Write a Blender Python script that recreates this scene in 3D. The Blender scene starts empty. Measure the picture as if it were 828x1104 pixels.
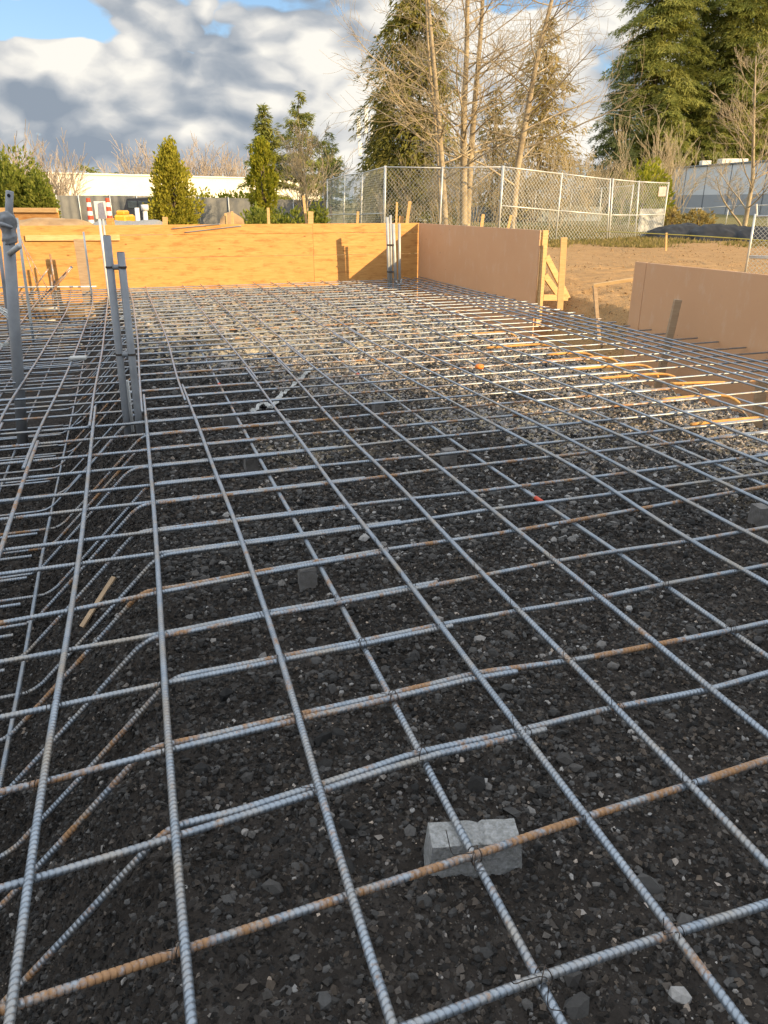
import bpy, math, random
import numpy as np
from mathutils import Vector
SC = bpy.context.scene
COL = SC.collection
rng = np.random.default_rng(7)
random.seed(7)
R = math.radians

# ------------------------------------------------------------------ camera
F, TH, H = 800.0, R(22.7), 1.34            # focal length in pixels of an 828 x 1104 frame, pitch, eye height over the mat
AZ = R(18.4); X0, Y0 = -0.3755, 1.0175     # the mat's own axes: X across, Y along
CA, SA, CT, ST = math.cos(AZ), math.sin(AZ), math.cos(TH), math.sin(TH)
S = 0.3048                                 # bar spacing: 12 inches

def ray(px, py):
    u, v = (px - 414) / F, (py - 552) / F
    return np.array([u, CT - v * ST, -ST - v * CT])
def at(px, py, z=0.0):                     # photo point -> the point of the level plane z it shows
    d = ray(px, py); return np.array([0, 0, H]) + d * (z - H) / d[2]
def atY(px, py, Y):                        # photo point -> the point at distance Y
    d = ray(px, py); return np.array([0, 0, H]) + d * Y / d[1]
def mat2w(p):
    p = np.asarray(p, float); q = p.copy()
    q[..., 0] = X0 + p[..., 0] * CA - p[..., 1] * SA
    q[..., 1] = Y0 + p[..., 0] * SA + p[..., 1] * CA
    return q
def w2mat(p):
    p = np.asarray(p, float); q = p.copy()
    x, y = p[..., 0] - X0, p[..., 1] - Y0
    q[..., 0] = x * CA + y * SA; q[..., 1] = -x * SA + y * CA
    return q

cam = bpy.data.cameras.new('camera'); co = bpy.data.objects.new('camera', cam); COL.objects.link(co)
co.location = (0, 0, H); co.rotation_euler = (R(90) - TH, 0, 0)
cam.sensor_fit = 'VERTICAL'; cam.sensor_height = 36; cam.lens = 36 * F / 1104
cam.clip_start = 0.05; cam.clip_end = 3000
SC.camera = co

# ------------------------------------------------------------------ numpy noise
_perm = rng.random((256, 256)); _perm3 = rng.random((64, 64, 64))
def vnoise(x, y):
    xi, yi = np.floor(x).astype(int), np.floor(y).astype(int)
    fx, fy = x - xi, y - yi
    fx, fy = fx * fx * (3 - 2 * fx), fy * fy * (3 - 2 * fy)
    a = _perm[xi & 255, yi & 255]; b = _perm[(xi + 1) & 255, yi & 255]
    c = _perm[xi & 255, (yi + 1) & 255]; d = _perm[(xi + 1) & 255, (yi + 1) & 255]
    return (a * (1 - fx) + b * fx) * (1 - fy) + (c * (1 - fx) + d * fx) * fy
def fbm(x, y, o=4):
    s = 0; a = .5; n = 0
    for k in range(o):
        s = s + a * vnoise(x + 17.3 * k, y + 9.1 * k); n += a; a *= .5; x = x * 2.03; y = y * 2.03
    return s / n
def sstep(a, b, x):
    t = np.clip((x - a) / (b - a), 0, 1); return t * t * (3 - 2 * t)

# ------------------------------------------------------------------ mesh helpers
def link(name, me, mat, parent=None, loc=(0, 0, 0)):
    o = bpy.data.objects.new(name, me); COL.objects.link(o)
    if mat is not None:
        for m in (mat if isinstance(mat, (list, tuple)) else [mat]): me.materials.append(m)
    o.location = loc
    if parent is not None: o.parent = parent
    return o
def raw_mesh(name, v, f, smooth=False):
    """v (n,3); f is an (m,k) array or a list of arrays with different k"""
    v = np.asarray(v, np.float32)
    fl = f if isinstance(f, list) else [f]
    fl = [np.asarray(a, np.int32) for a in fl if len(a)]
    me = bpy.data.meshes.new(name)
    me.vertices.add(len(v)); me.vertices.foreach_set('co', v.ravel())
    tot = sum(a.size for a in fl); nf = sum(len(a) for a in fl)
    me.loops.add(tot); me.loops.foreach_set('vertex_index', np.concatenate([a.ravel() for a in fl]))
    me.polygons.add(nf)
    ls = np.concatenate([np.full(len(a), a.shape[1], np.int32) for a in fl])
    st = np.concatenate([[0], np.cumsum(ls)[:-1]]).astype(np.int32)
    me.polygons.foreach_set('loop_start', st)
    me.polygons.foreach_set('use_smooth', np.full(nf, smooth, bool))
    me.update(calc_edges=True); me.validate()
    return me
class MB:
    """collects shapes (world coordinates) and links them as ONE mesh object"""
    def __init__(s): s.v = []; s.f = {}; s.n = 0
    def add(s, v, f):
        v = np.asarray(v, float)
        for a in (f if isinstance(f, list) else [f]):
            a = np.asarray(a, int)
            if len(a): s.f.setdefault(a.shape[1], []).append(a + s.n)
        s.v.append(v); s.n += len(v)
    def box(s, c, d, rz=0.0, bev=0.0, tilt=None):
        """box centred at c with full sizes d, turned by rz about z; a small chamfer softens its edges"""
        x, y, z = d[0] / 2, d[1] / 2, d[2] / 2
        if bev <= 0:
            v = np.array([[i * x, j * y, k * z] for i in (-1, 1) for j in (-1, 1) for k in (-1, 1)], float)
            f4 = np.array([[0, 1, 3, 2], [4, 6, 7, 5], [0, 4, 5, 1], [2, 3, 7, 6], [0, 2, 6, 4], [1, 5, 7, 3]]); f3 = np.zeros((0, 3), int)
        else:
            b = min(bev, x * .8, y * .8, z * .8); v = []; idx = {}
            for i in (-1, 1):
                for j in (-1, 1):
                    for k in (-1, 1):
                        for ax in range(3):
                            p = [i * (x - b), j * (y - b), k * (z - b)]
                            p[ax] = (i, j, k)[ax] * (x, y, z)[ax]
                            idx[(i, j, k, ax)] = len(v); v.append(p)
            v = np.array(v); f4 = []; f3 = []
            for s1 in (-1, 1):
                f4.append([idx[(s1, a, b_, 0)] for a, b_ in ((-1, -1), (1, -1), (1, 1), (-1, 1))])
                f4.append([idx[(a, s1, b_, 1)] for a, b_ in ((-1, -1), (1, -1), (1, 1), (-1, 1))])
                f4.append([idx[(a, b_, s1, 2)] for a, b_ in ((-1, -1), (1, -1), (1, 1), (-1, 1))])
            for a in (-1, 1):
                for b_ in (-1, 1):
                    f4.append([idx[(-1, a, b_, 1)], idx[(1, a, b_, 1)], idx[(1, a, b_, 2)], idx[(-1, a, b_, 2)]])
                    f4.append([idx[(a, -1, b_, 0)], idx[(a, 1, b_, 0)], idx[(a, 1, b_, 2)], idx[(a, -1, b_, 2)]])
                    f4.append([idx[(a, b_, -1, 0)], idx[(a, b_, 1, 0)], idx[(a, b_, 1, 1)], idx[(a, b_, -1, 1)]])
            for i in (-1, 1):
                for j in (-1, 1):
                    for k in (-1, 1): f3.append([idx[(i, j, k, 0)], idx[(i, j, k, 1)], idx[(i, j, k, 2)]])
            f4 = np.array(f4); f3 = np.array(f3)
        if tilt is not None: v = v @ np.array(tilt).T
        c_, s_ = math.cos(rz), math.sin(rz)
        w = v.copy(); w[:, 0] = v[:, 0] * c_ - v[:, 1] * s_; w[:, 1] = v[:, 0] * s_ + v[:, 1] * c_
        s.add(w + np.asarray(c, float), [f4, f3])
    def bar(s, a, b, w, t, up=(0, 0, 1), bev=.002):
        """timber of width w and thickness t from a to b"""
        a = np.asarray(a, float); b = np.asarray(b, float); d = b - a; L = np.linalg.norm(d); d = d / L
        u = np.asarray(up, float)
        if abs(d @ u) > .95: u = np.array([1.0, 0, 0])
        sd = np.cross(d, u); sd /= np.linalg.norm(sd); n = np.cross(sd, d)
        M = np.stack([d, sd, n], 1)
        s.box((a + b) / 2, (L, w, t), 0, bev, M)
    def tube(s, pts, r, n=8, cap=True):
        pts = np.asarray(pts, float); r = np.broadcast_to(np.asarray(r, float), (len(pts),))
        t = np.gradient(pts, axis=0); t /= np.linalg.norm(t, axis=1)[:, None] + 1e-12
        ref = np.where(np.abs(t[:, 2:3]) < .9, np.array([[0, 0, 1.0]]), np.array([[1.0, 0, 0]]))
        if np.abs(t[:, 2]).max() >= .9 and np.abs(t[:, 2]).min() < .9:
            ref = np.tile([[.577, .577, .577]], (len(pts), 1))
        u = np.cross(t, ref); u /= np.linalg.norm(u, axis=1)[:, None] + 1e-12
        w = np.cross(t, u)
        a = np.arange(n) * 2 * np.pi / n
        v = pts[:, None] + r[:, None, None] * (np.cos(a)[None, :, None] * u[:, None] + np.sin(a)[None, :, None] * w[:, None])
        m = len(pts); i = np.arange(m - 1)[:, None] * n; j = np.arange(n)[None]
        k = (j + 1) % n
        q = np.stack([i + j, i + k, i + n + k, i + n + j], -1).reshape(-1, 4)
        fs = [q]
        if cap: fs += [np.arange(n)[None, ::-1], (np.arange(n) + (m - 1) * n)[None]]
        s.add(v.reshape(-1, 3), fs)
    def lathe(s, c, prof, n=16):
        p = np.array(prof, float); a = np.arange(n) * 2 * np.pi / n
        v = np.stack([p[:, 0:1] * np.cos(a), p[:, 0:1] * np.sin(a), np.repeat(p[:, 1:2], n, 1)], -1) + np.asarray(c, float)
        m = len(p); i = np.arange(m - 1)[:, None] * n; j = np.arange(n)[None]; k = (j + 1) % n
        s.add(v.reshape(-1, 3), [np.stack([i + j, i + k, i + n + k, i + n + j], -1).reshape(-1, 4), np.arange(n)[None, ::-1], (np.arange(n) + (m - 1) * n)[None]])
    def build(s, name, mat, parent=None, smooth=False, loc=None):
        v = np.concatenate(s.v)
        pl = np.array(parent.matrix_basis.translation) if parent is not None else np.zeros(3)
        if parent is not None and parent.parent is not None: pl = pl + np.array(parent.parent.matrix_basis.translation)
        if loc is None:
            loc = np.array([(v[:, 0].min() + v[:, 0].max()) / 2, (v[:, 1].min() + v[:, 1].max()) / 2, v[:, 2].min()])
        loc = np.asarray(loc, float)
        me = raw_mesh(name, v - loc, [np.concatenate(a) for a in s.f.values()], smooth)
        return link(name, me, mat, parent, loc - pl)
def tag(o, label=None, cat=None, group=None, kind=None):
    if label: o['label'] = label
    if cat: o['category'] = cat
    if group: o['group'] = group
    if kind: o['kind'] = kind
    return o
def empty(name, loc):
    o = bpy.data.objects.new(name, None); COL.objects.link(o); o.location = [float(a) for a in loc]; o.empty_display_size = .1
    return o

# ------------------------------------------------------------------ materials
class NT:
    def __init__(s, name):
        s.m = bpy.data.materials.new(name); s.m.use_nodes = True
        s.t = s.m.node_tree; s.b = s.t.nodes['Principled BSDF']; s.out = s.t.nodes['Material Output']
    def n(s, typ, **kw):
        x = s.t.nodes.new(typ)
        for k, v in kw.items(): setattr(x, k, v)
        return x
    def l(s, a, b): s.t.links.new(a, b)
    def coords(s, which='Object'): return s.n('ShaderNodeTexCoord').outputs[which]
    def pos(s): return s.n('ShaderNodeNewGeometry').outputs['Position']
    def noise(s, vec, scale, detail=4, rough=.55, out='Fac'):
        x = s.n('ShaderNodeTexNoise'); x.inputs['Scale'].default_value = scale; x.inputs['Detail'].default_value = detail
        x.inputs['Roughness'].default_value = rough
        if vec is not None: s.l(vec, x.inputs['Vector'])
        return x.outputs[out]
    def scaled(s, vec, sc, off=None):
        x = s.n('ShaderNodeVectorMath', operation='MULTIPLY'); s.l(vec, x.inputs[0]); x.inputs[1].default_value = sc
        return x.outputs[0]
    def ramp(s, fac, stops):
        x = s.n('ShaderNodeValToRGB'); s.l(fac, x.inputs['Fac']); e = x.color_ramp.elements
        while len(e) < len(stops): e.new(.5)
        for a, (p, c) in zip(e, stops):
            a.position = p; a.color = (c, c, c, 1) if isinstance(c, (int, float)) else (*c, 1)
        return x.outputs['Color']
    def mix(s, fac, a, b, typ='MIX'):
        x = s.n('ShaderNodeMix', data_type='RGBA', blend_type=typ)
        if isinstance(fac, (int, float)): x.inputs['Factor'].default_value = fac
        else: s.l(fac, x.inputs['Factor'])
        for k, c in ((6, a), (7, b)):
            if isinstance(c, tuple): x.inputs[k].default_value = (*c, 1)
            else: s.l(c, x.inputs[k])
        return x.outputs[2]
    def math(s, op, a, b=None, clamp=False):
        x = s.n('ShaderNodeMath', operation=op); x.use_clamp = clamp
        for k, c in ((0, a), (1, b)):
            if c is None: continue
            if isinstance(c, (int, float)): x.inputs[k].default_value = c
            else: s.l(c, x.inputs[k])
        return x.outputs[0]
    def attr(s, name, typ='GEOMETRY', out='Fac'):
        x = s.n('ShaderNodeAttribute'); x.attribute_name = name; x.attribute_type = typ; return x.outputs[out]
    def bump(s, h, strength=.3, dist=.01):
        x = s.n('ShaderNodeBump'); x.inputs['Strength'].default_value = strength; x.inputs['Distance'].default_value = dist
        s.l(h, x.inputs['Height']); s.l(x.outputs[0], s.b.inputs['Normal'])
    def base(s, c):
        if isinstance(c, tuple): s.b.inputs['Base Color'].default_value = (*c, 1)
        else: s.l(c, s.b.inputs['Base Color'])
    def set(s, rough=None, metal=None, spec=None):
        if rough is not None:
            if isinstance(rough, (int, float)): s.b.inputs['Roughness'].default_value = rough
            else: s.l(rough, s.b.inputs['Roughness'])
        if metal is not None:
            if isinstance(metal, (int, float)): s.b.inputs['Metallic'].default_value = metal
            else: s.l(metal, s.b.inputs['Metallic'])
        if spec is not None: s.b.inputs['Specular IOR Level'].default_value = spec
        return s
    def leafy(s, col, trans=.35):
        """diffuse + translucent leaf"""
        d = s.n('ShaderNodeBsdfDiffuse'); t = s.n('ShaderNodeBsdfTranslucent'); m = s.n('ShaderNodeMixShader'); m.inputs[0].default_value = trans
        s.l(col, d.inputs[0]); s.l(col, t.inputs[0]); s.l(d.outputs[0], m.inputs[1]); s.l(t.outputs[0], m.inputs[2]); s.l(m.outputs[0], s.out.inputs['Surface'])
M = {}
def simple(name, c, c2=None, rough=.6, metal=0, scale=6, bump=.1, bscale=60, spec=.5):
    t = NT(name); p = t.pos()
    t.base(t.mix(t.ramp(t.noise(p, scale, 6, .6), [(.35, 0.0), (.65, 1.0)]), c, c2 or tuple(x * .75 for x in c)))
    t.set(rough, metal, spec)
    if bump: t.bump(t.noise(p, bscale, 4), bump, .004)
    M[name] = t.m; return t.m

def make_rebar():
    t = NT('ribbed_steel'); p = t.pos()
    rnd = t.n('ShaderNodeObjectInfo').outputs['Random']
    off = t.n('ShaderNodeVectorMath', operation='ADD'); cmb = t.n('ShaderNodeCombineXYZ'); m9 = t.math('MULTIPLY', rnd, 37.0)
    t.l(m9, cmb.inputs[2]); t.l(p, off.inputs[0]); t.l(cmb.outputs[0], off.inputs[1]); q = off.outputs[0]
    rust = t.attr('rust', 'OBJECT')
    big = t.noise(q, 8.0, 6, .7); fine = t.noise(q, 70, 4, .7)
    v = t.math('ADD', t.math('MULTIPLY', big, .95), t.math('MULTIPLY', fine, .35))
    v = t.math('ADD', v, t.math('SUBTRACT', t.math('MULTIPLY', rust, .75), .62))
    mask = t.ramp(v, [(.33, 0.0), (.45, .92)])
    steel = t.mix(t.noise(q, 22, 5, .65), (.115, .14, .17), (.38, .425, .475))
    dust = t.ramp(t.noise(q, 5.5, 5, .65), [(.46, 0.0), (.66, .65)])
    steel = t.mix(dust, steel, (.30, .24, .165))
    rusty = t.mix(t.noise(q, 55, 4, .7), (.14, .065, .026), (.44, .225, .075))
    c = t.mix(mask, steel, rusty)
    t.base(c)
    inv = t.math('SUBTRACT', 1.0, mask)
    t.set(t.math('ADD', t.math('MULTIPLY', mask, .35), .36), t.math('MULTIPLY', inv, .6))
    t.bump(fine, .25, .002)
    return t.m
M['rebar'] = make_rebar()

def make_soil():
    t = NT('soil_and_gravel'); p = t.pos()
    g = t.attr('gravel'); fi = t.attr('field'); gr = t.attr('grassy')  # 'gravel' also carries the painted lighter tone of the sunlit zone
    n1 = t.noise(p, 9, 8, .7); n2 = t.noise(p, 60, 5, .7); n3 = t.noise(p, .5, 6, .65)
    vo = t.n('ShaderNodeTexVoronoi'); vo.inputs['Scale'].default_value = 45; t.l(p, vo.inputs['Vector'])
    vo2 = t.n('ShaderNodeTexVoronoi'); vo2.inputs['Scale'].default_value = 26; t.l(p, vo2.inputs['Vector'])
    dark = t.mix(n1, (.013, .0108, .009), (.048, .040, .034))
    bit = t.ramp(t.math('ADD', t.math('MULTIPLY', vo.outputs['Color'], .8), t.math('MULTIPLY', n2, .2)), [(.62, 0.0), (.9, .55)])
    dark = t.mix(bit, dark, (.085, .076, .068))
    pale = t.mix(vo2.outputs['Color'], (.22, .18, .12), (.58, .47, .30))
    c = t.mix(g, dark, pale)
    field = t.mix(t.noise(p, 1.6, 9, .72), (.21, .12, .048), (.44, .275, .125))
    field = t.mix(t.ramp(t.noise(p, 7, 5, .7), [(.5, 0.0), (.75, .55)]), field, (.13, .08, .04))
    c = t.mix(fi, c, field)
    gcol = t.mix(n3, (.10, .105, .03), (.19, .16, .055))
    c = t.mix(gr, c, gcol)
    t.base(c); t.set(.95, 0, .2)
    h = t.math('ADD', t.math('MULTIPLY', vo.outputs['Distance'], .8), t.math('MULTIPLY', n2, 1.0))
    t.bump(h, .9, .012)
    return t.m
M['soil'] = make_soil()

def make_stone():
    t = NT('broken_stone'); p = t.pos()
    c = t.n('ShaderNodeAttribute'); c.attribute_name = 'tint'
    col = t.mix(t.noise(p, 160, 4, .7), (.55, .55, .55), (1.25, 1.25, 1.25))
    t.base(t.mix(1.0, c.outputs['Color'], col, 'MULTIPLY')); t.set(.85, 0, .3); t.bump(t.noise(p, 220, 4), .4, .003)
    return t.m
M['stone'] = make_stone()

def make_ply(name, c1, c2, c3, stain=.5):
    t = NT(name); q = t.coords('Object')
    g = t.noise(t.scaled(q, (3.0, 3.0, 34.0)), 1.6, 6, .6)
    w = t.noise(t.scaled(q, (1.6, 1.6, 7.0)), 2.1, 9, .72)
    kn = t.n('ShaderNodeTexVoronoi'); kn.inputs['Scale'].default_value = 2.3; t.l(t.scaled(q, (1, 1, 1.8)), kn.inputs['Vector'])
    c = t.mix(t.ramp(g, [(.35, 0.0), (.7, 1.0)]), c1, c2)
    c = t.mix(t.ramp(w, [(.5, 0.0), (.66, stain)]), c, c3)
    c = t.mix(t.ramp(kn.outputs['Distance'], [(.03, .8), (.075, 0.0)]), c, tuple(x * .45 for x in c3))
    rn = t.n('ShaderNodeObjectInfo').outputs['Random']
    c = t.mix(t.math('MULTIPLY', rn, .28), c, c3)
    t.base(c); t.set(.7, 0, .3); t.bump(g, .15, .004)
    M[name] = t.m
make_ply('orange_plywood', (.50, .245, .07), (.60, .335, .115), (.34, .135, .038), .8)
make_ply('raw_timber', (.52, .33, .14), (.66, .45, .22), (.40, .22, .08), .4)
make_ply('grey_timber', (.36, .25, .15), (.46, .34, .22), (.25, .15, .08), .5)
def make_mdo():
    t = NT('brown_form_board'); q = t.coords('Object')
    a = t.noise(q, 1.4, 6, .6); b = t.noise(q, 14, 6, .7)
    c = t.mix(a, (.55, .30, .155), (.64, .375, .205))
    c = t.mix(t.ramp(b, [(.62, 0.0), (.8, .45)]), c, (.40, .29, .22))
    vo = t.n('ShaderNodeTexVoronoi'); vo.inputs['Scale'].default_value = 4.2; t.l(q, vo.inputs['Vector'])
    c = t.mix(t.ramp(vo.outputs['Distance'], [(.03, .7), (.05, 0.0)]), c, (.15, .09, .06))
    sp = t.noise(t.scaled(q, (1, 1, .35)), 9, 7, .75)
    c = t.mix(t.ramp(sp, [(.54, 0.0), (.72, .5)]), c, (.64, .47, .34))
    v2 = t.n('ShaderNodeTexVoronoi'); v2.inputs['Scale'].default_value = 1.6; t.l(q, v2.inputs['Vector'])
    c = t.mix(t.ramp(v2.outputs['Distance'], [(.02, .9), (.03, 0.0)]), c, (.72, .62, .5))
    t.base(c); t.set(.55, 0, .4); t.bump(b, .05, .003)
    M['mdo'] = t.m
make_mdo()
simple('orange_rust', (.58, .31, .08), (.40, .19, .05), .75, 0, 14, .4, 120)
simple('dusty_concrete', (.17, .16, .15), (.11, .10, .09), .95, 0, 30, .8, 150)
simple('concrete', (.30, .30, .295), (.17, .17, .16), .95, 0, 90, 1.0, 190)
simple('conduit', (.26, .275, .29), (.20, .21, .225), .38, 0, 8, .05, 90)
simple('pale_pipe', (.42, .43, .42), (.34, .34, .33), .45, .2, 8, .05)
simple('galvanised', (.62, .62, .58), (.48, .49, .47), .45, .35, 5, .05)
simple('wire', (.05, .05, .05), (.10, .07, .05), .5, .6, 40, 0)
simple('wire_mesh', (.48, .50, .47), (.40, .42, .40), .5, .2, 5, 0)
simple('red_tape', (.55, .07, .03), (.42, .05, .02), .6, 0, 30, 0)
simple('orange_paint', (.75, .22, .03), (.6, .16, .02), .6, 0, 30, 0)
simple('white_plastic', (.72, .72, .70), (.6, .6, .58), .5, 0, 20, .1)
simple('dull_plastic', (.42, .42, .40), (.30, .30, .28), .6, 0, 20, .1)
simple('black_plastic', (.012, .0125, .014), (.022, .023, .025), .6, 0, 3, .5, 9, .2)
simple('white_wall', (.74, .70, .60), (.68, .64, .55), .8, 0, .3, .05)
simple('grey_wall', (.64, .66, .68), (.60, .62, .64), .8, 0, .25, .05)
simple('dark_grey_wall', (.33, .35, .375), (.30, .32, .345), .8, 0, .25, .05)
simple('trim', (.20, .22, .24), None, .5, 0, 3, 0)
simple('roofing', (.18, .18, .18), None, .8, 0, 3, .1)
simple('fence_screen', (.13, .135, .135), (.19, .19, .185), .9, 0, 1.6, .2, 20)
simple('fence_pale', (.30, .33, .34), (.22, .25, .26), .9, 0, .8, .1)
simple('yellow_paint', (.75, .38, .03), None, .5, 0, 5, 0)
simple('dark_paint', (.03, .035, .05), None, .35, 0, 5, 0)
simple('glass', (.05, .07, .09), None, .1, 0, 5, 0)
simple('tyre', (.02, .02, .02), None, .8, 0, 5, .1)
simple('bark_pale', (.42, .345, .225), (.22, .17, .105), .9, 0, 3.5, .8, 14)
simple('bark_dark', (.13, .10, .07), (.07, .05, .035), .95, 0, 3, .8, 14)
simple('twig', (.42, .345, .22), (.30, .245, .16), .9, 0, 1.5, 0)
simple('twig_grey', (.40, .33, .26), (.29, .24, .19), .9, 0, 1.5, 0)
simple('sand', (.36, .24, .12), (.24, .15, .07), .95, 0, 3, .8, 18)
simple('sign_paper', (.72, .55, .48), (.62, .42, .36), .7, 0, 9, 0)
simple('yellow_rope', (.62, .52, .08), None, .7, 0, 20, 0)
simple('caster_wall', (.30, .29, .27), (.26, .25, .23), .8, 0, .4, .1)
def leaf_mat(name, a, b, c, scale=.9, trans=.42):
    t = NT(name); p = t.pos()
    k = t.noise(p, scale, 5, .65); f = t.attr('shade')
    col = t.mix(t.ramp(k, [(.35, 0.0), (.65, 1.0)]), a, b)
    col = t.mix(f, col, c)
    t.leafy(col, trans); M[name] = t.m
leaf_mat('fir_needles', (.14, .17, .045), (.26, .275, .07), (.37, .355, .11), .35)
leaf_mat('dark_needles', (.075, .10, .045), (.125, .15, .06), (.17, .185, .08), .35)
leaf_mat('cedar_sprays', (.13, .13, .034), (.23, .215, .05), (.32, .27, .08), .35)
leaf_mat('ochre_needles', (.22, .17, .055), (.34, .26, .09), (.42, .33, .13), .35)
leaf_mat('golden_leaves', (.17, .18, .022), (.30, .29, .04), (.43, .38, .06), 1.2)
leaf_mat('hedge_leaves', (.085, .12, .02), (.165, .195, .034), (.26, .27, .06), 1.2)
leaf_mat('bright_leaves', (.18, .21, .018), (.29, .29, .03), (.35, .33, .05), 1.2)
leaf_mat('grass_blades', (.12, .125, .03), (.22, .19, .06), (.33, .26, .12), .5)

# ------------------------------------------------------------------ sky, sun
SUN_AZ = R(90) + AZ + R(32)                # the way the light travels, seen from above
SUN_EL = R(19)
tx, ty = math.cos(SUN_AZ), math.sin(SUN_AZ)
travel = Vector((tx * math.cos(SUN_EL), ty * math.cos(SUN_EL), -math.sin(SUN_EL)))
sl = bpy.data.lights.new('sun', 'SUN'); so = bpy.data.objects.new('sun', sl); COL.objects.link(so)
so.rotation_euler = travel.to_track_quat('-Z', 'Y').to_euler(); so.location = (20, -20, 30)
sl.energy = 5.0; sl.angle = R(.5); sl.color = (1.0, .73, .40)
def make_world():
    w = bpy.data.worlds.new('World'); SC.world = w; w.use_nodes = True
    t = w.node_tree; bg = t.nodes['Background']; STR = .12
    bg.inputs['Strength'].default_value = STR
    h = NT.__new__(NT); h.t = t
    sky = h.n('ShaderNodeTexSky', sky_type='NISHITA'); sky.sun_disc = False
    sky.sun_elevation = SUN_EL; sky.sun_rotation = math.atan2(-tx, -ty); sky.altitude = 50; sky.dust_density = .6
    g = h.coords('Generated')
    sep = h.n('ShaderNodeSeparateXYZ'); h.l(g, sep.inputs[0])
    flat = h.scaled(g, (1.0, 1.0, 1.9))
    warp = h.noise(flat, 5.0, 3, .6, 'Color')
    wv = h.n('ShaderNodeVectorMath', operation='MULTIPLY_ADD'); h.l(warp, wv.inputs[0]); wv.inputs[1].default_value = (.10, .10, .10); h.l(flat, wv.inputs[2])
    q = wv.outputs[0]
    n = h.noise(q, 7.5, 7, .57); nb = h.noise(q, 2.6, 2, .5)
    sh = h.n('ShaderNodeVectorMath', operation='ADD'); h.l(q, sh.inputs[0]); sh.inputs[1].default_value = (.03, -.02, .04)
    n2 = h.noise(sh.outputs[0], 7.5, 5, .57)
    def puffs(vec, sc):
        x = h.n('ShaderNodeTexVoronoi', feature='F1'); x.inputs['Scale'].default_value = sc; x.inputs['Detail'].default_value = 2.0; x.inputs['Roughness'].default_value = .55
        h.l(vec, x.inputs['Vector']); return h.math('SUBTRACT', .95, x.outputs['Distance'])
    n = h.math('ADD', h.math('MULTIPLY', n, .5), h.math('MULTIPLY', puffs(q, 9.0), .5))
    n2 = h.math('ADD', h.math('MULTIPLY', n2, .5), h.math('MULTIPLY', puffs(sh.outputs[0], 9.0), .5))
    def blobs(lst):
        acc = None
        for px, py, rx, ry, wt in lst:
            d = ray(px, py); d = d / np.linalg.norm(d)
            sc = (F / rx, F / rx, F / ry)
            a = h.n('ShaderNodeVectorMath', operation='SUBTRACT'); h.l(g, a.inputs[0]); a.inputs[1].default_value = tuple(d)
            b = h.n('ShaderNodeVectorMath', operation='MULTIPLY'); h.l(a.outputs[0], b.inputs[0]); b.inputs[1].default_value = sc
            c = h.n('ShaderNodeVectorMath', operation='LENGTH'); h.l(b.outputs[0], c.inputs[0])
            m = h.n('ShaderNodeMapRange', interpolation_type='SMOOTHSTEP'); h.l(c.outputs['Value'], m.inputs['Value'])
            m.inputs['From Min'].default_value = 1.6; m.inputs['From Max'].default_value = 0; m.inputs['To Min'].default_value = 0; m.inputs['To Max'].default_value = wt
            acc = m.outputs[0] if acc is None else h.math('ADD', acc, m.outputs[0])
        return acc
    cov = blobs([(50, 32, 85, 18, -.34), (125, 34, 45, 16, -.22), (170, 150, 150, 22, .16), (645, 75, 40, 22, -.30), (545, 2, 40, 10, -.25), (15, 20, 60, 16, -.15),
                 (250, 90, 190, 60, .30), (600, 90, 220, 110, .25), (70, 80, 90, 25, .25), (370, 150, 26, 20, -.12), (90, 172, 120, 14, .12), (35, 62, 60, 14, .16), (128, 22, 26, 10, .22)])
    lum = blobs([(85, 62, 60, 20, .40), (25, 78, 50, 18, .28), (310, 78, 40, 20, .25), (300, 115, 60, 12, .3), (150, 132, 90, 10, .22), (370, 100, 70, 70, .36), (560, 60, 150, 120, .55),
                 (240, 98, 120, 20, -.20), (100, 112, 90, 16, -.18), (270, 6, 170, 18, -.26), (200, 50, 80, 20, -.08), (160, 160, 220, 22, -.24), (645, 75, 45, 22, -.45)])
    f = h.math('ADD', h.math('ADD', n, h.math('MULTIPLY', nb, .35)), cov)
    hc = h.n('ShaderNodeMapRange', interpolation_type='SMOOTHSTEP'); h.l(sep.outputs[2], hc.inputs['Value'])
    hc.inputs['From Min'].default_value = .22; hc.inputs['From Max'].default_value = .5; hc.inputs['To Max'].default_value = .12
    f = h.math('ADD', f, hc.outputs[0])
    mask = h.ramp(f, [(.345, 0.0), (.43, 1.0)])
    dl = h.math('MULTIPLY', h.math('SUBTRACT', n, n2), 2.0)
    li = h.math('ADD', h.math('ADD', dl, .43), lum)
    li = h.math('ADD', li, h.math('MULTIPLY', h.math('SUBTRACT', h.noise(q, 21, 4, .6), .5), .45), True)
    k = 1 / STR
    cl = h.ramp(li, [(0.0, (.34, .40, .48)), (.36, (.52, .56, .61)), (.66, (.80, .80, .79)), (1.0, (1.12, 1.08, .99))])
    up = h.n('ShaderNodeVectorMath', operation='SCALE'); h.l(cl, up.inputs[0]); up.inputs['Scale'].default_value = k * .52
    blue = h.mix(.55, sky.outputs[0], (.12 * k, .25 * k, .44 * k))
    c = h.mix(mask, blue, up.outputs[0])
    hi = h.n('ShaderNodeMapRange', interpolation_type='SMOOTHSTEP'); h.l(sep.outputs[2], hi.inputs['Value'])
    hi.inputs['From Min'].default_value = .20; hi.inputs['From Max'].default_value = .55; hi.inputs['To Min'].default_value = 1.0; hi.inputs['To Max'].default_value = 2.7
    br = h.n('ShaderNodeVectorMath', operation='SCALE'); h.l(c, br.inputs[0]); h.l(hi.outputs[0], br.inputs['Scale'])
    h.l(br.outputs[0], bg.inputs['Color'])
make_world()
SC.world.cycles.sampling_method = 'MANUAL'; SC.world.cycles.sample_map_resolution = 256
SC.view_settings.view_transform = 'Standard'; SC.view_settings.look = 'None'
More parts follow.
